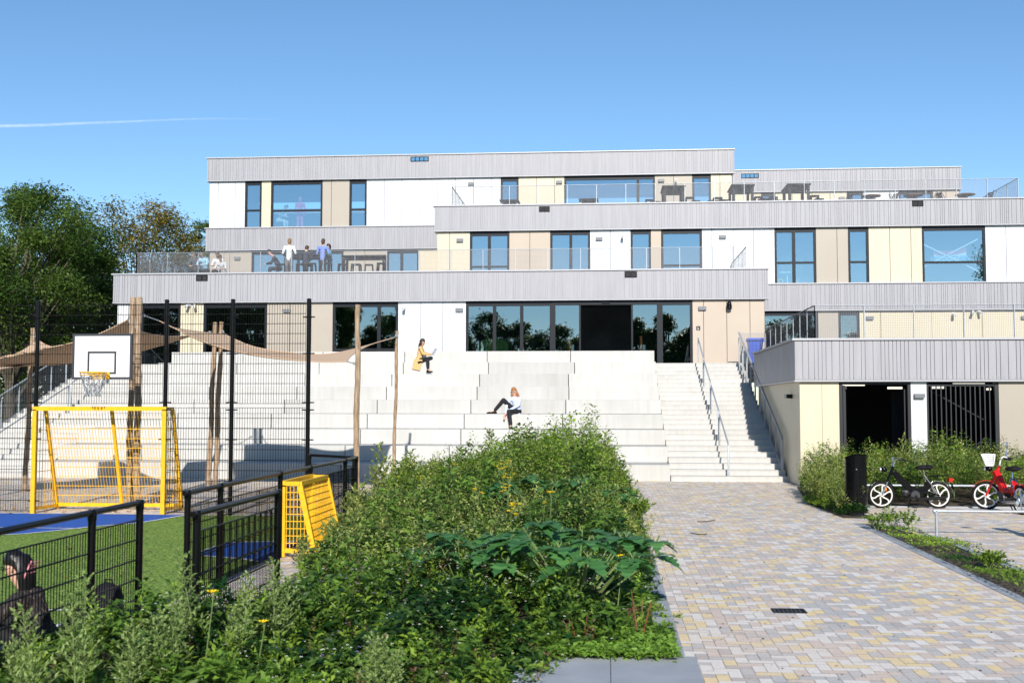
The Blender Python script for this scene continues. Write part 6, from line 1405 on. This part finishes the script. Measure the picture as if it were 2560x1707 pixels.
tree('smaller autumn tree low behind the corner of the terrace', TX(262, 58), 58, TZH(690, 58), 2.6, 'autumn', 14000, 5, leaf=.19, trunk=.16, z_lo=.12, tm_=.3)
tree('reddish tree peeking out behind the left corner of the building', TX(478, 70), 70, TZH(575, 70), 2.7, 'autumn', 10000, 6, leaf=.22, trunk=.2, z_lo=.3, tm_=.6)
tree('green tree just behind the left corner of the upper storeys', TX(530, 74), 74, TZH(520, 74), 2.2, 'tree', 8000, 7, leaf=.22, trunk=.2, z_lo=.3)
tree('dark tree low behind the left staircase', TX(65, 60), 60, TZH(720, 60), 3.6, 'tree', 16000, 8, leaf=.2, trunk=.2, z_lo=.1, tm_=.3)
tree('dark shrub-like tree beside the left end of the terrace', TX(190, 62), 62, TZH(735, 62), 3.6, 'autumn', 14000, 9, leaf=.2, trunk=.16, z_lo=.06, tm_=.12)
tree('dark tree at the far left behind the shade sails', TX(-70, 58), 58, TZH(690, 58), 3.6, 'tree', 14000, 10, leaf=.2, trunk=.2, z_lo=.08, tm_=.3)
tree('green tree beyond the terrace railing, low between the autumn trees', TX(400, 76), 76, TZH(690, 76), 4.4, 'tree', 14000, 11, leaf=.24, trunk=.2, z_lo=.12, tm_=.35)
cover('undergrowth', 'dark undergrowth below the trees at the left', [(-38, 46), (-20.3, 46), (-20.3, 72), (-38, 72)], 14000, lambda x, y: 2.2+.8*np.sin(x*1.3)+.5*np.sin(y*.9), .22, M['tree'], 61, cat='undergrowth')
# the trees across the square behind the camera: seen mirrored in the glass
rt2 = random.Random(8); tk0 = None
for i in range(24):
    x = -66+i*4.3+rt2.uniform(-1, 1); H_ = rt2.uniform(19, 21) if x < -27 else rt2.uniform(12, 15.5)
    if tk0 is None: tk0 = tree('green tree across the square, mirrored in the ground storey glass', x, -38, 12., 3.4, 'tree', 16000, 200, leaf=.42, trunk=.22, z_lo=.06, grp='trees mirrored in the glass'); t = tk0
    else: t = dup(tk0)
    t.location = (x, -38+rt2.uniform(-4, 1), 0); t.scale = (rt2.uniform(1., 1.3),)*2+(H_/12,); t.rotation_euler.z = rt2.uniform(0, 6)
t = tree('tall tree across the square, mirrored in the window with the banner', 46, -36, 23, 5.2, 'tree', 9000, 250, leaf=.42, trunk=.4, z_lo=.1, grp='trees mirrored in the glass')

# contrail high in the sky
cm_ = bpy.data.materials.new('contrail_vapour'); cm_.use_nodes = True; nt = cm_.node_tree; nt.nodes.remove(nt.nodes['Principled BSDF'])
df = nd(cm_, 'ShaderNodeBsdfDiffuse'); df.inputs[0].default_value = (1, 1, 1, 1); tr = nd(cm_, 'ShaderNodeBsdfTransparent'); mx = nd(cm_, 'ShaderNodeMixShader')
ge = nd(cm_, 'ShaderNodeNewGeometry'); no = nd(cm_, 'ShaderNodeTexNoise'); no.inputs['Scale'].default_value = .02; no.inputs['Detail'].default_value = 5; lk(cm_, ge.outputs['Position'], no.inputs[0])
sx = nd(cm_, 'ShaderNodeSeparateXYZ'); lk(cm_, ge.outputs['Position'], sx.inputs[0]); mr = nd(cm_, 'ShaderNodeMapRange'); mr.inputs[1].default_value = -1750; mr.inputs[2].default_value = -900; mr.inputs[3].default_value = .24; mr.inputs[4].default_value = 0.02; lk(cm_, sx.outputs[0], mr.inputs[0])
mu = nd(cm_, 'ShaderNodeMath', operation='MULTIPLY'); lk(cm_, mr.outputs[0], mu.inputs[0]); lk(cm_, no.outputs[0], mu.inputs[1]); lk(cm_, mu.outputs[0], mx.inputs[0]); lk(cm_, tr.outputs[0], mx.inputs[1]); lk(cm_, df.outputs[0], mx.inputs[2]); lk(cm_, mx.outputs[0], nt.nodes['Material Output'].inputs[0])
pts = [P(px, py, 3000) for px, py in ((-40, 316), (80, 314), (200, 309), (330, 304), (450, 299), (560, 297), (700, 299))]
mb = MB().tube(crv(pts, 30), [5-3.2*i/29 for i in range(30)], 10); tag(mb.build('contrail', cm_, None, True), 'thin white aircraft trail fading to the right across the blue sky', 'contrail')
